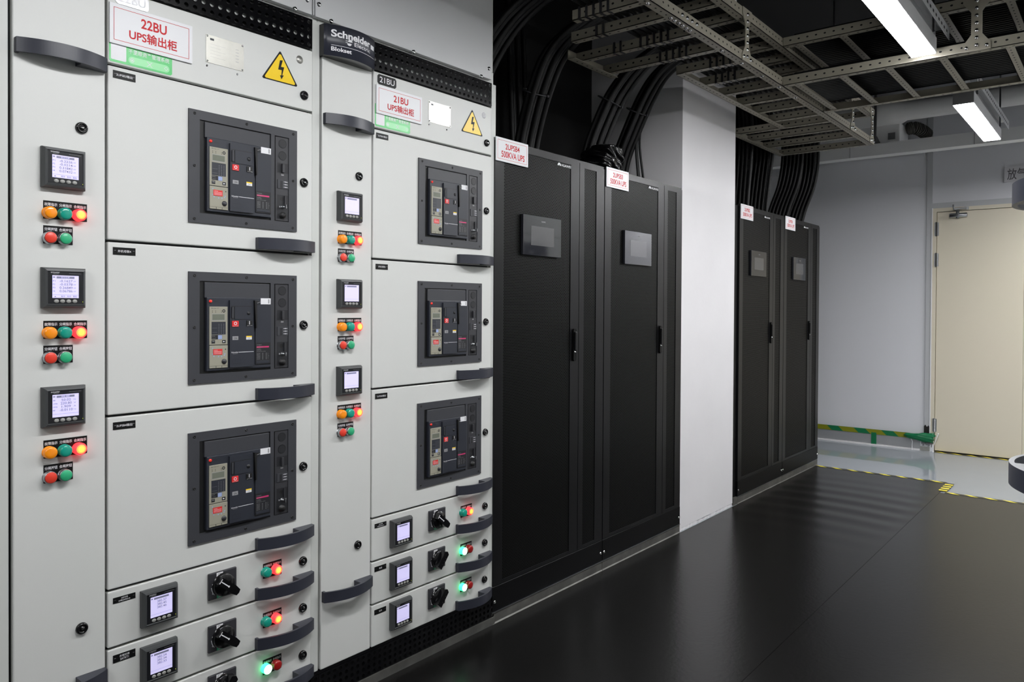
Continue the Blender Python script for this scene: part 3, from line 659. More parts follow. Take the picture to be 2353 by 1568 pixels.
def badge(parent):
    L, h = 0.213, 0.101
    yf = lambda x: arc_y(x, L, 0.02, 0.032)
    b = MB(); n = 18
    outer = [(L*i/n, yf(L*i/n)) for i in range(n+1)]
    for i in range(n):
        o0, o1 = outer[i], outer[i+1]
        vs = [(*p, z) for z in (0, h) for p in (o0, o1, (o1[0], 0.018), (o0[0], 0.018))]
        b.add(vs, [(0, 1, 2, 3), (7, 6, 5, 4)], 'gloss_black'); b.add([(*o0, 0), (*o1, 0), (*o1, h), (*o0, h)], [(0, 1, 2, 3)], 'handle_plastic', True)
    for i in (0, n): b.quad([(outer[i][0], outer[i][1], 0), (outer[i][0], 0.018, 0), (outer[i][0], 0.018, h), (outer[i][0], outer[i][1], h)], 'gloss_black')
    f = lambda x: yf(x)-0.0005
    def stripe(x0, x1, z0, z1, m):
        k = 8
        for i in range(k):
            a, c = x0+(x1-x0)*i/k, x0+(x1-x0)*(i+1)/k; b.add([(a, f(a), z0), (c, f(c), z0), (c, f(c), z1), (a, f(a), z1)], [(0, 1, 2, 3)], m)
    b.text('Schneider', 0.020, 0.176, 0.062, 0.086, 0, 'white_print', 6, f, off=0.03); b.text('Electric', 0.099, 0.176, 0.045, 0.058, 0, 'white_print', 4, f)
    # round emblem left of the second word
    cx, cz = 0.081, 0.0525
    for (r0, r1, a0, a1, dz) in ((0.0, 0.0085, 0.2, PI-0.1, 0.002), (0.0, 0.0085, PI+0.2, 2*PI-0.1, -0.002)):
        vs = [(cx+dz, f(cx), cz+dz)]+[(cx+dz+r1*math.cos(a0+(a1-a0)*k/10), f(cx+r1*math.cos(a0+(a1-a0)*k/10)), cz+dz+r1*math.sin(a0+(a1-a0)*k/10)) for k in range(11)]
        b.add(vs, [(0, k, k+1) for k in range(1, 11)], 'white_print')
    stripe(0.066, 0.078, 0.056, 0.0575, 'white_print'); stripe(0.066, 0.074, 0.0505, 0.052, 'white_print')
    stripe(0.181, 0.2035, 0.062, 0.0765, 'white_print'); stripe(0.020, 0.2035, 0.0345, 0.0358, 'white_print'); b.text('Blokset', 0.020, 0.088, 0.0165, 0.0300, 0, 'white_print', 4, f, off=0.025)
    return b.build('badge', parent, (-0.003, 0, 2.138))
def warn_tri(parent, x0, x1, z0, z1, pale):
    b = MB(); cx = (x0+x1)/2
    def tri(s, y, m):
        cz = z0+(z1-z0)/3; P = [(x0, z0), (x1, z0), (cx, z1)]
        out = []
        for i in range(3):
            p, pr, nx = P[i], P[i-1], P[(i+1) % 3]
            for q in (pr, nx): out.append((p[0]+(q[0]-p[0])*0.05, p[1]+(q[1]-p[1])*0.05))
        b.add([(cx+(p[0]-cx)*s, y, cz+(p[1]-cz)*s) for p in out], [tuple(range(6))], m)
    b.prism([(x0+0.004, z0), (x1-0.004, z0), (x1-0.001, z0+0.004), (cx+0.002, z1-0.002), (cx-0.002, z1-0.002), (x0+0.001, z0+0.004)], 'y', -0.0008, 0, 'label_black')
    tri(0.90, -0.0011, 'warn_yellow')
    w = x1-x0; u = lambda a, c: (cx+(a-0.5)*w, -0.0014, z0+c*(z1-z0))
    b.add([u(.49, .70), u(.57, .72), u(.52, .50), u(.61, .51), u(.555, .24), u(.60, .25), u(.535, .11), u(.49, .22), u(.53, .235), u(.54, .40), u(.44, .39)], [(0, 10, 2, 1), (10, 9, 3, 2), (9, 8, 4, 3), (8, 7, 6, 5, 4)], 'label_black')
    return b.build('warning_sticker', parent)
def rating_plate(parent, x0, x1, z0, z1):
    b = MB(); b.box(x0, x1, -0.0015, 0, z0, z1, 'steel_plate')
    for (a, c) in ((x0+.004, z0+.004), (x1-.004, z0+.004), (x0+.004, z1-.004), (x1-.004, z1-.004), (x0+.003, z0-.010), (x0+.098, z0-.012)): b.lathe((a, 0, c), [(0.0028, 0), (0.0025, -0.003), (0, -0.0035)], 'chrome', 10)
    b.rect(x0+.012, x0+.024, z1-.014, z1-.008, -0.0018, 'breaker_blue')
    for k in range(5): b.rect(x0+.092, x0+.102, z0+.022+k*.009, z0+.0235+k*.009, -0.0018, 'grey_print'); b.rect(x0+.012, x0+.060-(k % 2)*.015, z0+.018+k*.009, z0+.0186+k*.009, -0.0018, 'grey_print')
    return b.build('rating_plate', parent)
def asset_sticker(parent, x0, z0):
    b = MB(); w, h = 0.166, 0.078; b.prism([(0.004, 0), (w-0.004, 0), (w, 0.004), (w, h), (0, h), (0, 0.004)], 'y', -0.0008, 0, 'sticker_green')
    b.prism([(0.006, 0.006), (0.041, 0.006), (0.043, 0.008), (0.043, 0.052), (0.006, 0.052), (0.004, 0.050), (0.004, 0.008)], 'y', -0.0011, -0.0008, 'acrylic_white')
    b.text('千里眼资产管理系统', 0.049, 0.158, 0.0305, 0.043, -0.0011, 'acrylic_white', 1)
    pl = [(0.058+0.0095*math.cos(a), 0.0145+0.0095*math.sin(a)) for a in [PI/2+PI*k/8 for k in range(9)]]+[(0.149+0.0095*math.cos(a), 0.0145+0.0095*math.sin(a)) for a in [-PI/2+PI*k/8 for k in range(9)]]
    b.add([(p[0], -0.0011, p[1]) for p in pl], [tuple(range(len(pl)))], 'sticker_light_green')
    b.ring(0.058, 0.0145, -0.0014, 0.004, 0.0055, 'acrylic_white'); b.rect(0.056, 0.060, 0.0125, 0.0165, -0.0014, 'acrylic_white')
    for s in (1, -1): b.add([(0.104-0.007*s-0.001, -0.0014, 0.008), (0.104-0.007*s+0.001, -0.0014, 0.008), (0.104+0.007*s+0.001, -0.0014, 0.021), (0.104+0.007*s-0.001, -0.0014, 0.021)], [(0, 1, 2, 3)], 'acrylic_white')
    b.ring(0.149, 0.0145, -0.0014, 0.004, 0.0055, 'acrylic_white', 4)
    return b.build('asset_sticker', parent, (x0, 0, z0))

DOORS = [(1.944, 2.1446), (1.488, 1.944), (1.0325, 1.488), (0.577, 1.0325), (0.425, 0.577), (0.273, 0.425), (0.1286, 0.273)]
PITCH = 0.8855
def carcass(e, full=True):
    def f():
        b = MB(); b.box(0.001, PITCH-0.001, 0.02, 0.60, 0.118, 2.30, 'frame_paint')
        b.box(0.2165, 0.852, 0.0193, 0.02, 0.13, 2.1455, 'black'); b.box(0.003, 0.2155, 0.0193, 0.02, 0.13, 2.14, 'black'); b.box(0.8555, PITCH-0.002, 0.004, 0.02, 0.13, 2.245, 'frame_paint'); return b.mesh('cabinet_body')  # black sheets put the shade of the deep door gaps into colour
    place(cached('carcass', f), 'cabinet_body', e)
def door_mesh(w, h):
    def f():
        b = MB(); b.bev(0, w, 0.0, 0.019, 0, h, 'paint', 0.0028, 2); return b.mesh('door')
    return cached(('door', round(w, 4), round(h, 4)), f)
def plinth(e, left_end=True):
    def f():
        b = MB(); b.box(0.0, PITCH, 0.002, 0.03, 0.118, 0.126, 'vent_black'); perf_plate(b, 0.002, PITCH-0.002, 0.032, 0.118, 36, 4, 0.007, 0.0, 0.0015, 'vent_black')
        b.box(0.0, 0.0018, 0, 0.4, 0.03, 0.118, 'vent_black'); b.box(0.002, PITCH-0.002, 0.006, 0.5, 0.034, 0.118, 'black'); b.box(0, PITCH, -0.004, 0.5, 0.0, 0.031, 'galvanised'); return b.mesh('plinth')
    place(cached('plinth', f), 'plinth', e)
def vent(e):
    def f():
        b = MB(); perf_plate(b, 0.2155, 0.8525, 2.1515, 2.2465, 25, 4, 0.0066, 0.0, 0.0012, 'vent_black', seg=12)
        b.box(0.2155, 0.8525, 0.012, 0.0195, 2.1515, 2.2465, 'black')
        b.box(0.2255, 0.845, 0.0095, 0.012, 2.181, 2.206, 'frame_paint'); return b.mesh('vent_grille')
    place(cached('vent', f), 'vent_grille', e)
def switchgear(X0, label, sp):
    e = empty('switchgear_cabinet', (X0, 0, 0), label, 'electrical cabinet', 'grey switchgear cabinets')
    carcass(e); plinth(e); vent(e)
    hinge = cached('gap_highlight', lambda: (lambda b: b.box(0, 0.034, 0.0005, 0.018, 0, 0.0042, 'housing_white').mesh('hinge'))(MB()))  # white plate standing for the highlight at the hinge end of each gap
    # the narrow control door
    d = place(door_mesh(0.2095, 2.14-0.1286), 'door', e, (0.0062, 0, 0.1286))
    h = handle_mesh(0.205); place(h, 'handle', d, (0.0035, 0, 1.920-0.1286)); place(h, 'handle', d, (0.0035, 0, 0.352-0.1286))
    for z in (1.769, 0.5065): place(lock_mesh(), 'lock', d, (0.1520, 0, z-0.1286))
    for i, scr in enumerate(sp['meters']):
        z = (1.610, 1.317, 1.0255)[i]
        meter(e, 0.0650, z, scr[0], scr[1])
        zp = (1.5345, 1.2415, 0.9495)[i]
        lampplate(e, 0.0715, 0.1710, zp, zp+0.044, ('故障指示', '分闸指示', '合闸指示'))
        for k, kd in enumerate(('orange', 'teal', 'red_lit')): lamp(e, (0.0825, 0.1167, 0.1500)[k], zp+0.0145, kd)
        lampplate(e, 0.0715, 0.1375, zp-0.0605, zp-0.0165, ('分闸按钮', '合闸按钮'))
        push(e, 0.0830, zp-0.0465, 'red'); push(e, 0.1170, zp-0.0465, 'green')
    # compartment doors
    for i, (z0, z1) in enumerate(DOORS):
        zb = z0+0.0066 if i < 6 else z0
        d = place(door_mesh(0.6315, z1-zb), 'door', e, (0.2220, 0, zb))
        if i > 0: place(handle_mesh(0.205), 'handle', d, (0.4275, 0, 0.0015))
        zl = (1.9956, 1.7185, 1.2645, 0.8118, 0.508, 0.3572, 0.2050)[i]
        place(lock_mesh(), 'lock', d, (0.5985, 0, zl-zb))
        if i: place(hinge, 'hinge', e, (0.2270, 0, z1-0.005))  # white highlight plate in the gap above the door
        if i in (1, 2, 3): breaker(e, 0.4370, (1.5590, 1.1030, 0.6475)[i-1])
        if i >= 4:
            r = sp['drawers'][i-4]; zz = z0-0.425+(0.0 if i == 4 else 0.001)
            meter(e, 0.3040, 0.4595+z0-0.425, r[0], r[1])
            rotary(e, 0.4960, 0.4755+z0-0.425, r[2])
            lampplate(e, 0.6770, 0.7420, 0.4890+z0-0.425, 0.5345+z0-0.425, ('分闸指示', '合闸指示'))
            lamp(e, 0.6840, 0.5095+z0-0.425, r[3]); lamp(e, 0.7190, 0.5090+z0-0.425, r[4])
    for (z, w, hh, lines) in sp['labels']: nameplate(e, 0.2345, z, w, hh, lines)
    asset_sticker(e, 0.2250 if sp['first'] else 0.2295, 1.9555)
    rating_plate(e, 0.4895, 0.6080, 2.0190, 2.0980)
    warn_tri(e, 0.6700, 0.7965, 2.0170, 2.1140, False)
    b = MB(); b.lathe((0.8045, 0, 2.1055), [(0.0125, 0), (0.0125, -0.0006), (0, -0.0008)], 'steel_plate' if sp['first'] else 'acrylic_white', 20); b.text('CCC', 0.7975, 0.8115, 2.102, 2.1095, -0.001, 'dark_plastic' if sp['first'] else 'grey_print', 1); b.build('round_sticker', e)
    b = MB(); w, hh = 0.0870, 0.0350; m1 = 'alu' if sp['first'] else 'label_black'  # first plate silver: glare on a black plate put into its colour
    b.prism([(0.006, 0), (w-0.006, 0), (w, 0.006), (w, hh-0.006), (w-0.006, hh), (0.006, hh), (0, hh-0.006), (0, 0.006)], 'y', -0.0015, 0, m1); b.text(sp['tag'], 0.009, w-0.009, 0.0075, hh-0.0075, -0.0018, 'white_print', 3)
    b.build('nameplate', e, (0.2400, 0, 2.1040 if not sp['first'] else 2.1085))
    badge(e)
    return e
kw = lambda *v: [('P'+str(i+1) if i < 3 else 'P总', t, 'kW') for i, t in enumerate(v)]
FT = ('有功', '无功', '视在')
blank = ([], '', None)
off = ('blank', blank)
def dl(r, *a): return a
switchgear(0.6465, 'light grey switchgear cabinet whose sign reads 22BU, nearest the camera', dict(first=True, tag='22BU',
    meters=[('a', (kw('-0.2226', '-0.0214', '0.31842', '0.07432'), '有功功率', FT)), ('b', (kw('-0.1627', '-0.0378', '0.26849', '0.06786'), '有功功率', FT)),
            ('c', ([('频率', '50.02', 'Hz'), ('V平均', '220.80', 'V'), ('I平均', '1.909', 'A'), ('PF', '-0.0110', 'Lag')], '概要', None))],
    drawers=[('d', ([('', '382.37', ''), ('', '382.45', ''), ('', '382.46', '')], '', None), True, 'teal', 'red_lit'), ('e', ([('', '382.24', ''), ('', '382.34', ''), ('', '382.33', '')], '', None), True, 'teal', 'red_lit'), ('blank', blank, False, 'green_lit', 'red_off')],
    labels=[(1.9140, 0.0575, 0.020, ('2UPSB3输出',)), (1.4560, 0.0575, 0.0195, ('并机母联4',)), (0.9995, 0.0575, 0.0195, ('2UPSB4输出',)), (0.5448, 0.0575, 0.0148, ('A区空调', 'B0路2APKD-B')), (0.3890, 0.0575, 0.0200, ('末端空调', '2ATKT1'))]))
switchgear(0.6465+PITCH, 'light grey switchgear cabinet whose sign reads 21BU, beside the black cabinets', dict(first=False, tag='21BU',
    meters=[off, off, off],
    drawers=[('blank', blank, True, 'teal', 'red_lit'), ('blank', blank, False, 'green_lit', 'red_off'), ('blank', blank, False, 'green_lit', 'red_off')],
    labels=[(1.9140, 0.0560, 0.019, ('2UPSB1输出',)), (1.4555, 0.0560, 0.0190, ('并机母联3',)), (0.9995, 0.0560, 0.0190, ('2UPSB2输出',)), (0.5450, 0.0540, 0.0150, ('A区空调', 'B0路2APKD-A')), (0.3910, 0.0540, 0.0170, ('备用',)), (0.2390, 0.0540, 0.0170, ('备用',))]))
# sliver of the next cabinet at the photo's left edge
e = empty('switchgear_cabinet', (0.6465-PITCH, 0, 0), 'light grey cabinet frame, only a narrow vertical strip at the photo left edge', 'electrical cabinet', 'grey switchgear cabinets')
carcass(e); plinth(e)
for i, (z0, z1) in enumerate(DOORS): place(door_mesh(0.6315, z1-z0-(0.0066 if i < 6 else 0)), 'door', e, (0.2220, 0, z0+(0.0066 if i < 6 else 0)))
# cabinet of the opposite row: only two of its handles reach into the photo
e = empty('switchgear_cabinet', (1.378+PITCH, -1.943, 0), 'grey cabinet across the aisle, only two dark bow handles showing at the photo right edge', 'electrical cabinet', 'grey switchgear cabinets', PI)
carcass(e); plinth(e)
for i, (z0, z1) in enumerate(DOORS[:4]):
    d = place(door_mesh(0.6315, z1-z0-0.0066), 'door', e, (0.2220, 0, z0+0.0066))
    if i in (1, 2): place(handle_mesh(0.205), 'handle', d, (0.4275, 0, 0.0015))
d = place(door_mesh(0.2095, 2.14-0.1286), 'door', e, (0.0062, 0, 0.1286))
b = MB(); b.bev(0.222, 0.8535, 0, 0.019, 0.1286, 0.577, 'paint', 0.0028); b.build('door', e)
# the rest of the opposite row, seen only as reflections in the black cabinets' displays
for n in range(1, 5):
    e = empty('switchgear_cabinet', (1.378+PITCH*(n+1), -1.943, 0), 'plain grey cabinet across the aisle, %s along from the two dark bow handles' % ('next', 'second', 'third', 'fourth')[n-1], 'electrical cabinet', 'grey switchgear cabinets', PI)
    carcass(e); plinth(e)
    place(door_mesh(0.2095, 2.14-0.1286), 'door', e, (0.0062, 0, 0.1286))
    for i, (z0, z1) in enumerate(DOORS[:4]):
        d = place(door_mesh(0.6315, z1-z0-0.0066), 'door', e, (0.2220, 0, z0+0.0066))
        if i: place(handle_mesh(0.205), 'handle', d, (0.4275, 0, 0.0015)); breaker(e, 0.4370, (1.5590, 1.1030, 0.6475)[i-1])
        if i: meter(e, 0.0650, (1.610, 1.317, 1.0255)[i-1], 'blank', blank)
    b = MB(); b.bev(0.222, 0.8535, 0, 0.019, 0.1286, 0.577, 'paint', 0.0028); b.build('door', e)
# busbar housings above
def busbar(X0, label):
    e = empty('busbar_housing', (X0, 0, 2.262), label, 'metal housing', 'grey housings above the switchgear')
    def f():
        b = MB(); b.box(0.002, PITCH-0.002, 0.022, 0.60, 0.04, 0.70, 'frame_paint'); return b.mesh('housing_body')
    place(cached('bus_b', f), 'housing_body', e)
    def g():
        b = MB(); b.bev(-0.022, 0.8505, -0.001, 0.018, -0.002, 0.70, 'housing_paint', 0.0015); b.box(-0.030, -0.026, 0.0, 0.02, 0.0, 0.7, 'housing_paint'); return b.mesh('front_panel')
    p = place(cached('bus_p', g), 'front_panel', e)
    def s():
        b = MB(); b.lathe((0, 0, 0), [(0.0075, 0), (0.0070, -0.004), (0.0045, -0.0058), (0, -0.006)], 'chrome', 14); return b.mesh('screw')
    for (x, z) in ((-0.009, 0.040), (0.040, 0.000), (0.4105, -0.003), (0.7850, -0.003), (0.8320, 0.040), (-0.009, 0.33), (0.832, 0.33)): place(cached('bus_s', s), 'screw', p, (x, -0.001, z))
busbar(0.6465, 'light grey screwed housing panel above the cabinet marked 22BU')
busbar(0.6465+PITCH, 'light grey screwed housing panel above the cabinet marked 21BU')

# ------------------------------------------------------------------ acrylic signs
def sign(x0, x1, z0, z1, y, lines, label, bw=0.0012, name='sign_plate'):
    b = MB(); w, h = x1-x0, z1-z0
    b.bev(0, w, y-0.0045, y, 0, h, 'acrylic_white', 0.0008, 1); yy = y-0.0048
    i = 0.010; t = bw
    for (a, c, d, g) in ((i, w-i, i, i+t), (i, w-i, h-i-t, h-i), (i, i+t, i, h-i), (w-i-t, w-i, i, h-i)): b.rect(a, c, d, g, yy, 'red_print')
    for (t_, a, c, d, g) in lines: b.text(t_, w*a, w*c, h*d, h*g, yy, 'red_print', 4, off=0.02)
    o = b.build(name, None, (x0, 0, z0)); return tag(o, label, 'sign', 'white signs with red writing on the cabinets')
sign(0.8708, 1.0935, 2.0015, 2.1062, -0.001, (('22BU', 0.36, 0.67, 0.55, 0.80), ('UPS输出柜', 0.22, 0.80, 0.20, 0.47)), 'white sign with red border reading 22BU')
sign(1.7636, 1.9836, 2.0000, 2.1000, -0.001, (('21BU', 0.36, 0.68, 0.54, 0.78), ('UPS输出柜', 0.23, 0.81, 0.20, 0.47)), 'white sign with red border reading 21BU')
for (x, t) in ((2.408, '2UPSB4'), (3.266, '2UPSB3'), (4.964, '2UPSB2'), (5.823, '2UPSB1')):
    sign(x, x+0.2165, 1.9345, 2.0340, -0.001, ((t, 0.28, 0.72, 0.54, 0.78), ('500KVA UPS', 0.16, 0.88, 0.19, 0.46)), 'white sign with red border reading %s 500KVA UPS' % t)

# ------------------------------------------------------------------ black UPS cabinets
UW = 0.851
def ups(X0, label, filler=False):
    e = empty('ups_cabinet', (X0, 0, 0), label, 'UPS cabinet', 'black UPS cabinets')
    def body():
        b = MB(); b.box(0.002, UW-0.002, 0.021, 0.60, 0.052, 2.028, 'ups_skirt'); b.box(0.001, UW-0.001, 0.004, 0.60, 2.018, 2.030, 'ups_black'); return b.mesh('cabinet_body')
    place(cached('u_body', body), 'cabinet_body', e)
    def base():
        b = MB(); b.box(0.001, UW-0.001, 0.0, 0.05, 0.0, 0.050, 'galvanised'); b.box(0.0, UW, -0.004, 0.05, 0.0475, 0.050, 'dull_chrome'); b.box(0.001, UW-0.001, 0.05, 0.60, 0.0, 0.05, 'galvanised')
        b.prism([(-0.006, 0.0), (0.0, 0.0), (0.0, 0.006)], 'x', 0.001, UW-0.001, 'galvanised'); return b.mesh('base_channel')
    place(cached('u_base', base), 'base_channel', e)
    def leaf(x0, x1, mx0, mx1):
        b = MB(); z0, z1 = 0.157, 2.018; mz0, mz1 = 0.172, 1.997
        for (a, c, d, g) in ((x0, mx0, z0, z1), (mx1, x1, z0, z1), (mx0, mx1, z0, mz0), (mx0, mx1, mz1, z1)): b.box(a, c, 0.0, 0.02, d, g, 'ups_black')
        b.box(mx0, mx1, 0.003, 0.02, mz0, mz1, 'ups_mesh'); return b.mesh('door')
    d = place(cached('u_d1', lambda: leaf(0.003, 0.627, 0.064, 0.557)), 'door', e, label='wide perforated door')
    d2 = place(cached('u_d2', lambda: leaf(0.631, 0.849, 0.671, 0.778)), 'door', e, label='narrow perforated door')
    def hnd():
        b = MB(); pl = [(0.012*math.cos(a), 0.066+0.012*math.sin(a)) for a in [PI*k/8 for k in range(9)]]+[(0.012*math.cos(a), -0.066+0.012*math.sin(a)) for a in [PI+PI*k/8 for k in range(9)]]
        b.prism(pl, 'y', -0.010, 0, 'ups_skirt'); b.bev(-0.008, 0.008, -0.018, -0.008, -0.025, 0.062, 'ups_black', 0.003); b.lathe((0, -0.010, -0.034), [(0.0045, 0), (0.004, -0.004), (0, -0.004)], 'chrome', 12); return b.mesh('handle')
    place(cached('u_h', hnd), 'handle', d, (0.585, 0, 1.148))
    def logo():
        b = MB(); y = -0.0008
        for k in range(8):
            a = PI*(k+0.5)/8*1.0; r = 0.012; c, s_ = math.cos(a), math.sin(a)
            b.add([(0.018+0.002*c, y, 0.001+0.002*s_), (0.018+r*c-0.0024*s_, y, 0.001+r*s_+0.0024*c), (0.018+(r+0.002)*c, y, 0.001+(r+0.002)*s_), (0.018+r*c+0.0024*s_, y, 0.001+r*s_-0.0024*c)], [(0, 1, 2, 3)], 'white_print')
        b.text('HUAWEI', 0.036, 0.112, 0.0, 0.012, y, 'white_print', 3); return b.mesh('logo')
    place(cached('u_l', logo), 'logo', d, (0.442, 0, 1.9785), 'white maker lettering')
    def disp():
        b = MB(); b.bev(0, 0.284, -0.012, 0.002, 0, 0.177, 'ups_display', 0.002); b.text('HUAWEI', 0.132, 0.160, 0.150, 0.156, -0.0123, 'grey_print', 1); return b.mesh('display_panel')
    dp = place(cached('u_disp', disp), 'display_panel', e, (0.180, 0, 1.553))
    def scr():
        b = MB(); b.rect(0.056, 0.226, 0.045, 0.130, -0.0124, 'ups_screen'); return b.mesh('screen')
    place(cached('u_scr', scr), 'screen', dp)
    def skirt():
        b = MB(); b.bev(0.001, UW-0.001, -0.001, 0.02, 0.0505, 0.1545, 'ups_skirt', 0.0012, 1); return b.mesh('kick_plate')
    k = place(cached('u_sk', skirt), 'kick_plate', e)
    def bolt():
        b = MB(); b.lathe((0, 0, 0), [(0.0065, 0), (0.006, -0.004), (0.003, -0.005), (0.0028, -0.003), (0, -0.003)], 'chrome', 12); return b.mesh('bolt')
    for x in (0.014, 0.834): place(cached('u_bolt', bolt), 'bolt', k, (x, -0.001, 0.0915))
    if filler:
        b = MB(); b.box(-0.058, -0.002, 0.012, 0.60, 0.052, 2.02, 'ups_skirt'); b.box(-0.058, -0.002, 0.0, 0.60, 0.0, 0.05, 'galvanised'); b.build('filler_panel', e)
    return e
ups(2.4040, 'tall black UPS cabinet under the 2UPSB4 sign, next to the grey switchgear')
ups(3.2570, 'tall black UPS cabinet under the 2UPSB3 sign, left of the white pillar')
ups(4.9560, 'tall black UPS cabinet under the 2UPSB2 sign, just beyond the white pillar', True)
ups(5.8090, 'tall black UPS cabinet under the 2UPSB1 sign, nearest the beige door')

# ------------------------------------------------------------------ cable ladders
LZ = 2.5; UZ = 2.705
def rail(b, p0, p1, flip, z=0.0, h=0.046, w=0.040, sp=0.0435, side=1):
    """angle rail: vertical web on the line p0-p1 and a bottom flange to one side"""
    a, c = Vector((*p0, z)), Vector((*p1, z)); d = (c-a).normalized(); n = Vector((-d.y, d.x, 0))*flip; L = (c-a).length; t = 0.003
    def bx(u0, u1, v0, v1, z0, z1, m):
        vs = [a+d*u+n*v+Vector((0, 0, zz)) for u in (u0, u1) for v in (v0, v1) for zz in (z0, z1)]
        b.add(vs, [(0, 1, 3, 2), (4, 6, 7, 5), (0, 4, 5, 1), (2, 3, 7, 6), (0, 2, 6, 4), (1, 5, 7, 3)], m)
    bx(0, L, 0, t, 0, h, 'tray_paint'); bx(0, L, 0, w, 0, t, 'tray_paint')
    k = 0.03
    while k < L-0.02:
        cc = a+d*k+Vector((0, 0, h*0.55))-n*0.0004
        b.add([cc+d*(0.0062*math.cos(q*PI/4))+Vector((0, 0, 0.0045*math.sin(q*PI/4))) for q in range(8)], [tuple(range(8))], 'tray_hole')
        cc = a+d*(k+0.02)+n*(w*0.5)+Vector((0, 0, -0.0004))
        b.add([cc+d*(0.0062*math.cos(q*PI/4))+n*(0.0040*math.sin(q*PI/4)) for q in range(8)], [tuple(range(8))], 'tray_hole')
        k += sp
def rail_obj(name, parent, *a, **k):
    b = MB(); rail(b, *a, **k); return b.build(name, parent)
def bolts(b, pts, ax):
    for p in pts: b.lathe(p, [(0.0085, 0), (0.0085, -0.005), (0.004, -0.007), (0, -0.007)], 'chrome', 6, ax)
def ladder_main(z, label, upper):
    e = empty('cable_ladder', (0, 0, z), label, 'cable ladder', 'cable ladders below the ceiling')
    A, B_, C_, D_ = -0.615, -0.262, 0.03, 0.06
    rail_obj('side_rail', e, (2.45, A), (5.86, A), 1)
    if not upper:
        rail_obj('side_rail', e, (3.505, B_), (4.955, B_), -1); rail_obj('side_rail', e, (2.97, C_), (3.36, C_), -1); rail_obj('side_rail', e, (4.94, D_), (5.86, D_), -1)
    else: rail_obj('side_rail', e, (2.45, -0.2), (5.86, -0.2), -1)
    xs = [2.59, 2.792, 3.037, 3.277, 3.507, 3.765, 4.005, 4.261, 4.49, 4.753, 4.965, 5.22, 5.51, 5.84]
    for x in xs:
        yl = -0.2 if upper else (-0.255 if x < 2.7 else -0.11 if x < 2.9 else C_ if x < 3.3 else (B_ if x < 4.9 else D_))
        rail_obj('rung', e, (x, A+0.003), (x, yl-0.003), -1, z=0.004, h=0.042, w=0.038)
    if not upper:
        b = MB(); bolts(b, [(2.80+0.035*k, A+0.02, 0) for k in range(6)], 'z')
        bolts(b, [(2.86+0.045*k, A, 0.024) for k in range(4)], 'y'); bolts(b, [(x+0.02, A+0.02, 0) for x in (2.59, 3.277, 3.507, 3.765, 4.005, 4.261)], 'z'); b.build('bolt_row', e)
    return e
def bone(x, y, along, z0, z1, parent):
    """dog-bone plate joining the two tiers"""
    b = MB(); H = z1-z0; P = [(-0.055, 0), (0.055, 0), (0.055, 0.030), (0.022, 0.075), (0.022, H-0.075), (0.055, H-0.030), (0.055, H), (-0.055, H), (-0.055, H-0.030), (-0.022, H-0.075), (-0.022, 0.075), (-0.055, 0.030)]
    pts = [(0, 0.025+k*(H-0.05)/6) for k in range(7)]+[(-0.04, 0.018), (0.04, 0.018)]
    if along == 'x':
        b.prism([(x+p, q) for p, q in P], 'y', y-0.004, y, 'tray_paint'); bolts(b, [(x+p, y-0.004, q) for p, q in pts], 'y')
    else:
        b.prism([(y+p, q) for p, q in P], 'x', x-0.004, x, 'tray_paint'); bolts(b, [(x-0.004, y+p, q) for p, q in pts], 'x')
    return b.build('joining_plate', parent)
L1 = ladder_main(LZ, 'grey perforated cable ladder running above the black cabinets, lower tier', False)
L2 = ladder_main(UZ, 'grey perforated cable ladder directly above the lower one, along the cabinets', True)
for x in (3.53, 5.32, 5.80): bone(x, -0.6155, 'x', 0.0, UZ-LZ+0.046, L1)
def ladder_cross(z, label, upper):
    e = empty('cable_ladder', (0, 0, z), label, 'cable ladder', 'cable ladders below the ceiling')
    y0 = -0.6165; X1, X2 = 4.015, 4.735
    for X, fl in ((X1, 1), (X2, -1)): rail_obj('side_rail', e, (X, -3.6), (X, y0-0.002), -fl)
    ys = [-0.66, -0.885, -1.10, -1.335, -1.60, -1.84, -2.08, -2.33, -2.58, -2.83, -3.08, -3.33]
    for y in ys: rail_obj('rung', e, (X1+0.003, y), (X2-0.003, y), -1, z=0.004, h=0.042, w=0.036)
    return e
L3 = ladder_cross(LZ, 'grey cable ladder crossing the aisle behind the large light, lower tier', False)
L4 = ladder_cross(UZ, 'grey cable ladder crossing the aisle, upper tier above the lower crossing', True)
bone(4.0125, -1.497, 'y', 0.0, UZ-LZ+0.046, L3); bone(4.0125, -2.9, 'y', 0.0, UZ-LZ+0.046, L3)
# threaded rods that carry the ladders from the ceiling
for (x, y) in ((2.68, -0.41), (3.4, -0.41), (5.6, -0.41)):
    b = MB(); b.tube([(x, y, 0.046), (x, y, 0.892)], 0.006, 'dull_chrome', 8); b.build('hanger_rod', L2)
for (x, y) in ((4.1, -1.7), (4.65, -1.7), (4.1, -3.2), (4.65, -3.2)):
    b = MB(); b.tube([(x, y, 0.03), (x, y, 0.892)], 0.006, 'dull_chrome', 8); b.build('hanger_rod', L4)

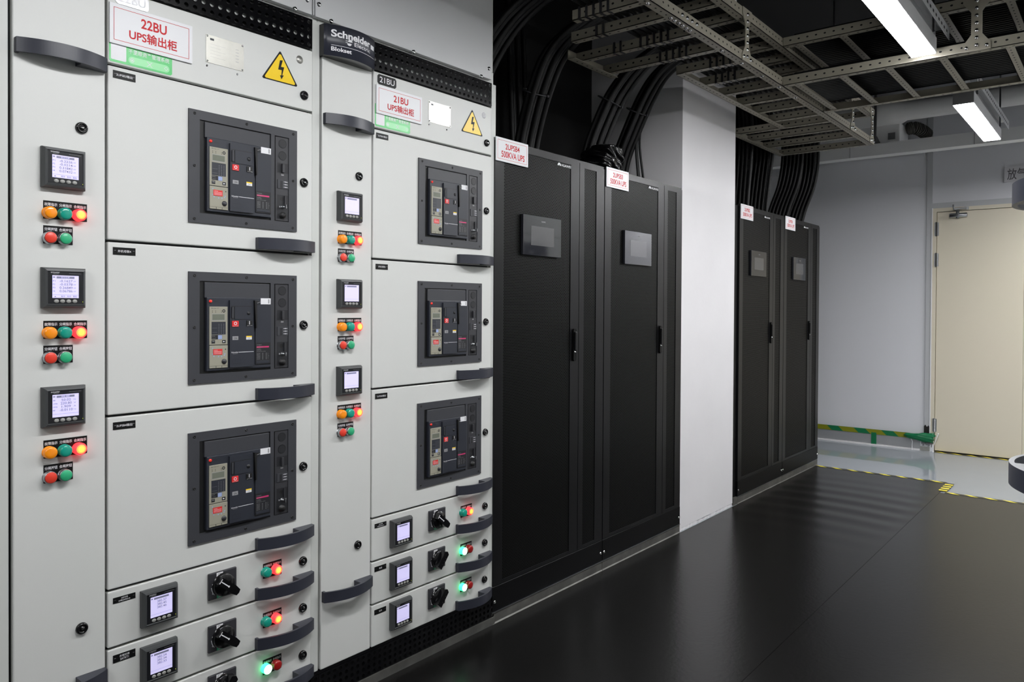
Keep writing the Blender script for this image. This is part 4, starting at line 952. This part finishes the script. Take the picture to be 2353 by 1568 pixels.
# ------------------------------------------------------------------ cables
def spline(pts, n=10):
    P = [Vector(p) for p in pts]; P = [P[0]*2-P[1]]+P+[P[-1]*2-P[-2]]; out = []
    for i in range(1, len(P)-2):
        for k in range(n):
            t = k/n; a, b_, c, d = P[i-1], P[i], P[i+1], P[i+2]
            out.append(0.5*((2*b_)+(c-a)*t+(2*a-5*b_+4*c-d)*t*t+(3*b_-a-3*c+d)*t**3))
    out.append(P[-2]); return out
def cable(path, r, label, grp, n=8):
    b = MB(); b.tube(spline(path, n), r, 'cable', 8); return tag(b.build('power_cable'), label, 'cable', grp)
def bundle(base, offs, r, label, grp):
    """base: list of (point, spread); offs: list of (dx, dy) placements"""
    for (dx, dy) in offs:
        path = [(p[0]+dx*s, p[1]+dy*s, p[2]) for p, s in base]
        cable(path, r, label, grp)
def tie(base, z, rx, ry, label):
    """ring round a bundle where its path passes height z, square to the path"""
    P = spline([p for p, _ in base]); k = min(range(1, len(P)-1), key=lambda i: abs(P[i].z-z)); d = (P[k+1]-P[k-1]).normalized()
    u = (Vector((1, 0, 0))-d*d.x).normalized(); v = d.cross(u); v = v if v.y > 0 else -v; c = P[k]+Vector((0, 0.038, 0)); c -= d*((c-P[k]).dot(d)); n = 24; f = abs(v.y)
    b = MB(); b.tube([c+u*rx*math.cos(2*PI*q/n)*1.0+v*ry*f*math.sin(2*PI*q/n) for q in range(n+1)], 0.004, 'cable_tie', 6, False)
    e = c-v*ry*f+u*rx*0.3; b.box(e.x-0.006, e.x+0.006, e.y-0.006, e.y+0.004, e.z-0.006, e.z+0.006, 'cable_tie')
    return tag(b.build('cable_tie'), label, 'cable tie', 'ties round the cable bundles')
R5 = [(-0.062, 0), (-0.031, 0.01), (0.0, -0.005), (0.031, 0.01), (0.062, 0)]
R10 = R5+[(-0.047, 0.045), (-0.016, 0.051), (0.016, 0.045), (0.047, 0.051), (0.0, 0.081)]
T = 0.0145
# cabinet 2UPSB4: a bundle at its left corner and one in the middle
PA = [((2.62, 0.36, 2.03), 1.0), ((2.62, 0.34, 2.24), 1), ((2.64, 0.24, 2.47), 1), ((2.70, 0.10, 2.66), 1), ((2.80, -0.07, 2.775), 0.9), ((3.0, -0.22, 2.81), 0.9), ((3.4, -0.34, 2.81), 0.9)]
bundle(PA, R10, T, 'black power cable in the bundle above the 2UPSB4 sign', 'cables above the 2UPSB4 sign')
PB = [((3.04, 0.33, 2.03), 1.0), ((3.03, 0.29, 2.20), 1), ((3.0, 0.20, 2.39), 1), ((2.99, 0.10, 2.55), 1), ((3.03, -0.02, 2.66), 0.9), ((3.14, -0.13, 2.75), 0.9), ((3.3, -0.27, 2.81), 0.8), ((3.7, -0.34, 2.815), 0.6)]
bundle(PB, R10[:8], T, 'black power cable in the bundle rising from the middle of the 2UPSB4 cabinet', 'cables above the middle of 2UPSB4')
bundle([((3.26, 0.54, 2.03), 1.0), ((3.25, 0.55, 2.4), 1), ((3.22, 0.55, 2.9), 1), ((3.2, 0.55, 3.4), 1)], R5, T, 'black power cable going straight up at the back of the 2UPSB4 cabinet', 'upright cables behind 2UPSB4')
bundle([((2.52, 0.52, 2.03), 1.0), ((2.54, 0.53, 2.4), 1), ((2.57, 0.53, 2.9), 1), ((2.6, 0.53, 3.4), 1)], R5, T, 'black power cable going straight up beside the grey housing', 'upright cables beside the grey housing')
tie(PA, 2.40, 0.088, 0.075, 'dark cable tie round the bundle above the 2UPSB4 sign'); tie(PB, 2.38, 0.085, 0.062, 'dark cable tie round the bundle above the middle of 2UPSB4')
# cabinet 2UPSB3
PC = [((3.57, 0.27, 2.03), 1.0), ((3.57, 0.25, 2.20), 1), ((3.585, 0.18, 2.38), 1), ((3.60, 0.10, 2.52), 1), ((3.635, 0.0, 2.64), 0.9), ((3.72, -0.12, 2.74), 0.9), ((3.86, -0.27, 2.81), 0.8), ((4.2, -0.36, 2.815), 0.7)]
bundle(PC, R10, T, 'black power cable in the plastic-wrapped bundle above the 2UPSB3 cabinet', 'wrapped cables above 2UPSB3')
PD = [((3.91, 0.31, 2.03), 1.0), ((3.91, 0.28, 2.20), 1), ((3.91, 0.2, 2.38), 1), ((3.90, 0.10, 2.55), 1), ((3.89, 0.0, 2.66), 0.9), ((3.95, -0.12, 2.75), 0.9), ((4.06, -0.27, 2.81), 0.8), ((4.4, -0.36, 2.815), 0.6)]
bundle(PD, [(dx*0.85, dy) for dx, dy in R10[:8]], T, 'black power cable in the bundle above 2UPSB3 nearest the white pillar', 'cables beside the white pillar')
bundle([((4.02, 0.22, 2.03), 1.0), ((4.00, 0.22, 2.12), 1.0), ((3.985, 0.23, 2.3), 0.7), ((3.96, 0.20, 2.43), 0.5)], [(-0.03, 0), (0.0, 0.01), (0.03, 0)], 0.007, 'thin black cable rising at the corner of 2UPSB3 by the pillar', 'thin cables by the pillar')
tie(PC, 2.44, 0.088, 0.075, 'dark cable tie round the wrapped bundle above 2UPSB3'); tie(PD, 2.46, 0.085, 0.062, 'dark cable tie round the bundle nearest the pillar')
# crumpled black plastic at the foot of the wrapped bundle
bm = bmesh.new(); bmesh.ops.create_icosphere(bm, subdivisions=5, radius=1)
for v in bm.verts:
    n = v.co.copy(); k = 1+0.10*math.sin(7*n.x+5*n.z)*math.sin(6*n.z-4*n.y)+0.06*math.sin(17*n.z+9*n.x)
    q = max(abs(n.x), abs(n.y), abs(n.z)); n2 = n.lerp(n/q, 0.45)
    v.co = Vector((3.565+(0.108-0.02*n2.z)*n2.x*k, 0.22+0.10*n2.y*k-0.02*n2.z, 2.126+0.094*n2.z))
bm.verts.index_update(); b = MB(); b.add([tuple(v.co) for v in bm.verts], [tuple(v.index for v in f.verts) for f in bm.faces], 'black_wrap', True); bm.free()
tag(b.build('plastic_wrap'), 'crumpled shiny black plastic wrapped round cables on top of 2UPSB3', 'plastic wrap')
# the far pair
RF = [(0.0, 0.075-0.031*k) for k in range(6)]+[(0.034, 0.06-0.031*k) for k in range(4)]
def far(x, y, d1, d2, label, grp, offs):
    bundle([((x, y, 2.03), 1.0), ((x, y-d1*0.35, 2.16), 1), ((x, y-d1, 2.34), 1), ((x, y-d2, 2.52), 1), ((x, y-d2, 2.70), 1), ((x, y-d2+0.02, 2.95), 1)], offs, T, label, grp)
far(5.50, 0.25, 0.02, 0.03, 'black power cable in the far bundle rising right beside the white pillar edge', 'far cables at the pillar edge', RF)
far(5.87, 0.25, 0.03, 0.05, 'black power cable in the far bundle rising behind the 2UPSB2 lettering', 'far cables behind 2UPSB2', RF)
far(6.25, 0.23, 0.10, 0.13, 'black power cable in the bundle above the 2UPSB1 sign', 'cables above the 2UPSB1 sign', RF)
far(6.52, 0.19, 0.10, 0.13, 'black power cable in the bundle above the middle of 2UPSB1', 'cables above the middle of 2UPSB1', RF)
# cables lying on the ladders
for i in range(9):
    y = -0.565+i*0.031
    cable([(2.46, y, LZ+0.060), (3.0, y+0.004, LZ+0.060), (4.6, y, LZ+0.060), (5.75, y, LZ+0.060)], 0.014, 'black cable lying lengthwise on the lower ladder above the cabinets', 'cables on the lower ladder', 4)
for i in range(20):
    x = 4.075+i*0.0315
    cable([(x, -0.66, LZ+0.060), (x+0.005, -1.5, LZ+0.060), (x, -2.5, LZ+0.060), (x, -3.55, LZ+0.060)], 0.014, 'black cable lying on the lower ladder that crosses the aisle', 'cables on the lower crossing', 4)
for i in range(11):
    y = -0.575+i*0.031
    cable([(2.46, y, UZ+0.060), (3.0, y+0.004, UZ+0.060), (4.6, y, UZ+0.060), (5.75, y, UZ+0.060)], 0.014, 'black cable lying lengthwise on the upper ladder above the cabinets', 'cables on the upper ladder', 4)
for i in range(20):
    x = 4.075+i*0.0315
    cable([(x, -0.66, UZ+0.060), (x+0.005, -1.5, UZ+0.060), (x, -2.5, UZ+0.060), (x, -3.55, UZ+0.060)], 0.014, 'black cable lying on the upper ladder that crosses the aisle', 'cables on the upper crossing', 4)
# ties that hold cables to the rungs
def rung_tie(x, y0, n, lab):
    for k in range(n):
        y = y0+k*0.034
        b = MB(); b.box(x-0.002, x+0.040, y-0.005, y+0.005, LZ+0.0005, LZ+0.003, 'cable_tie'); b.box(x-0.0045, x-0.001, y-0.005, y+0.005, LZ+0.0005, LZ+0.052, 'cable_tie')
        tag(b.build('cable_tie'), lab, 'cable tie', 'ties on the ladder rungs')
for (x, y0, n) in ((2.59, -0.43, 5), (2.792, -0.28, 2), (3.037, -0.46, 5), (3.037, -0.22, 2), (3.277, -0.43, 5), (3.507, -0.58, 5), (3.765, -0.46, 4)):
    rung_tie(x, y0, n, 'dark tie looped round a rung of the lower ladder above the cabinets')
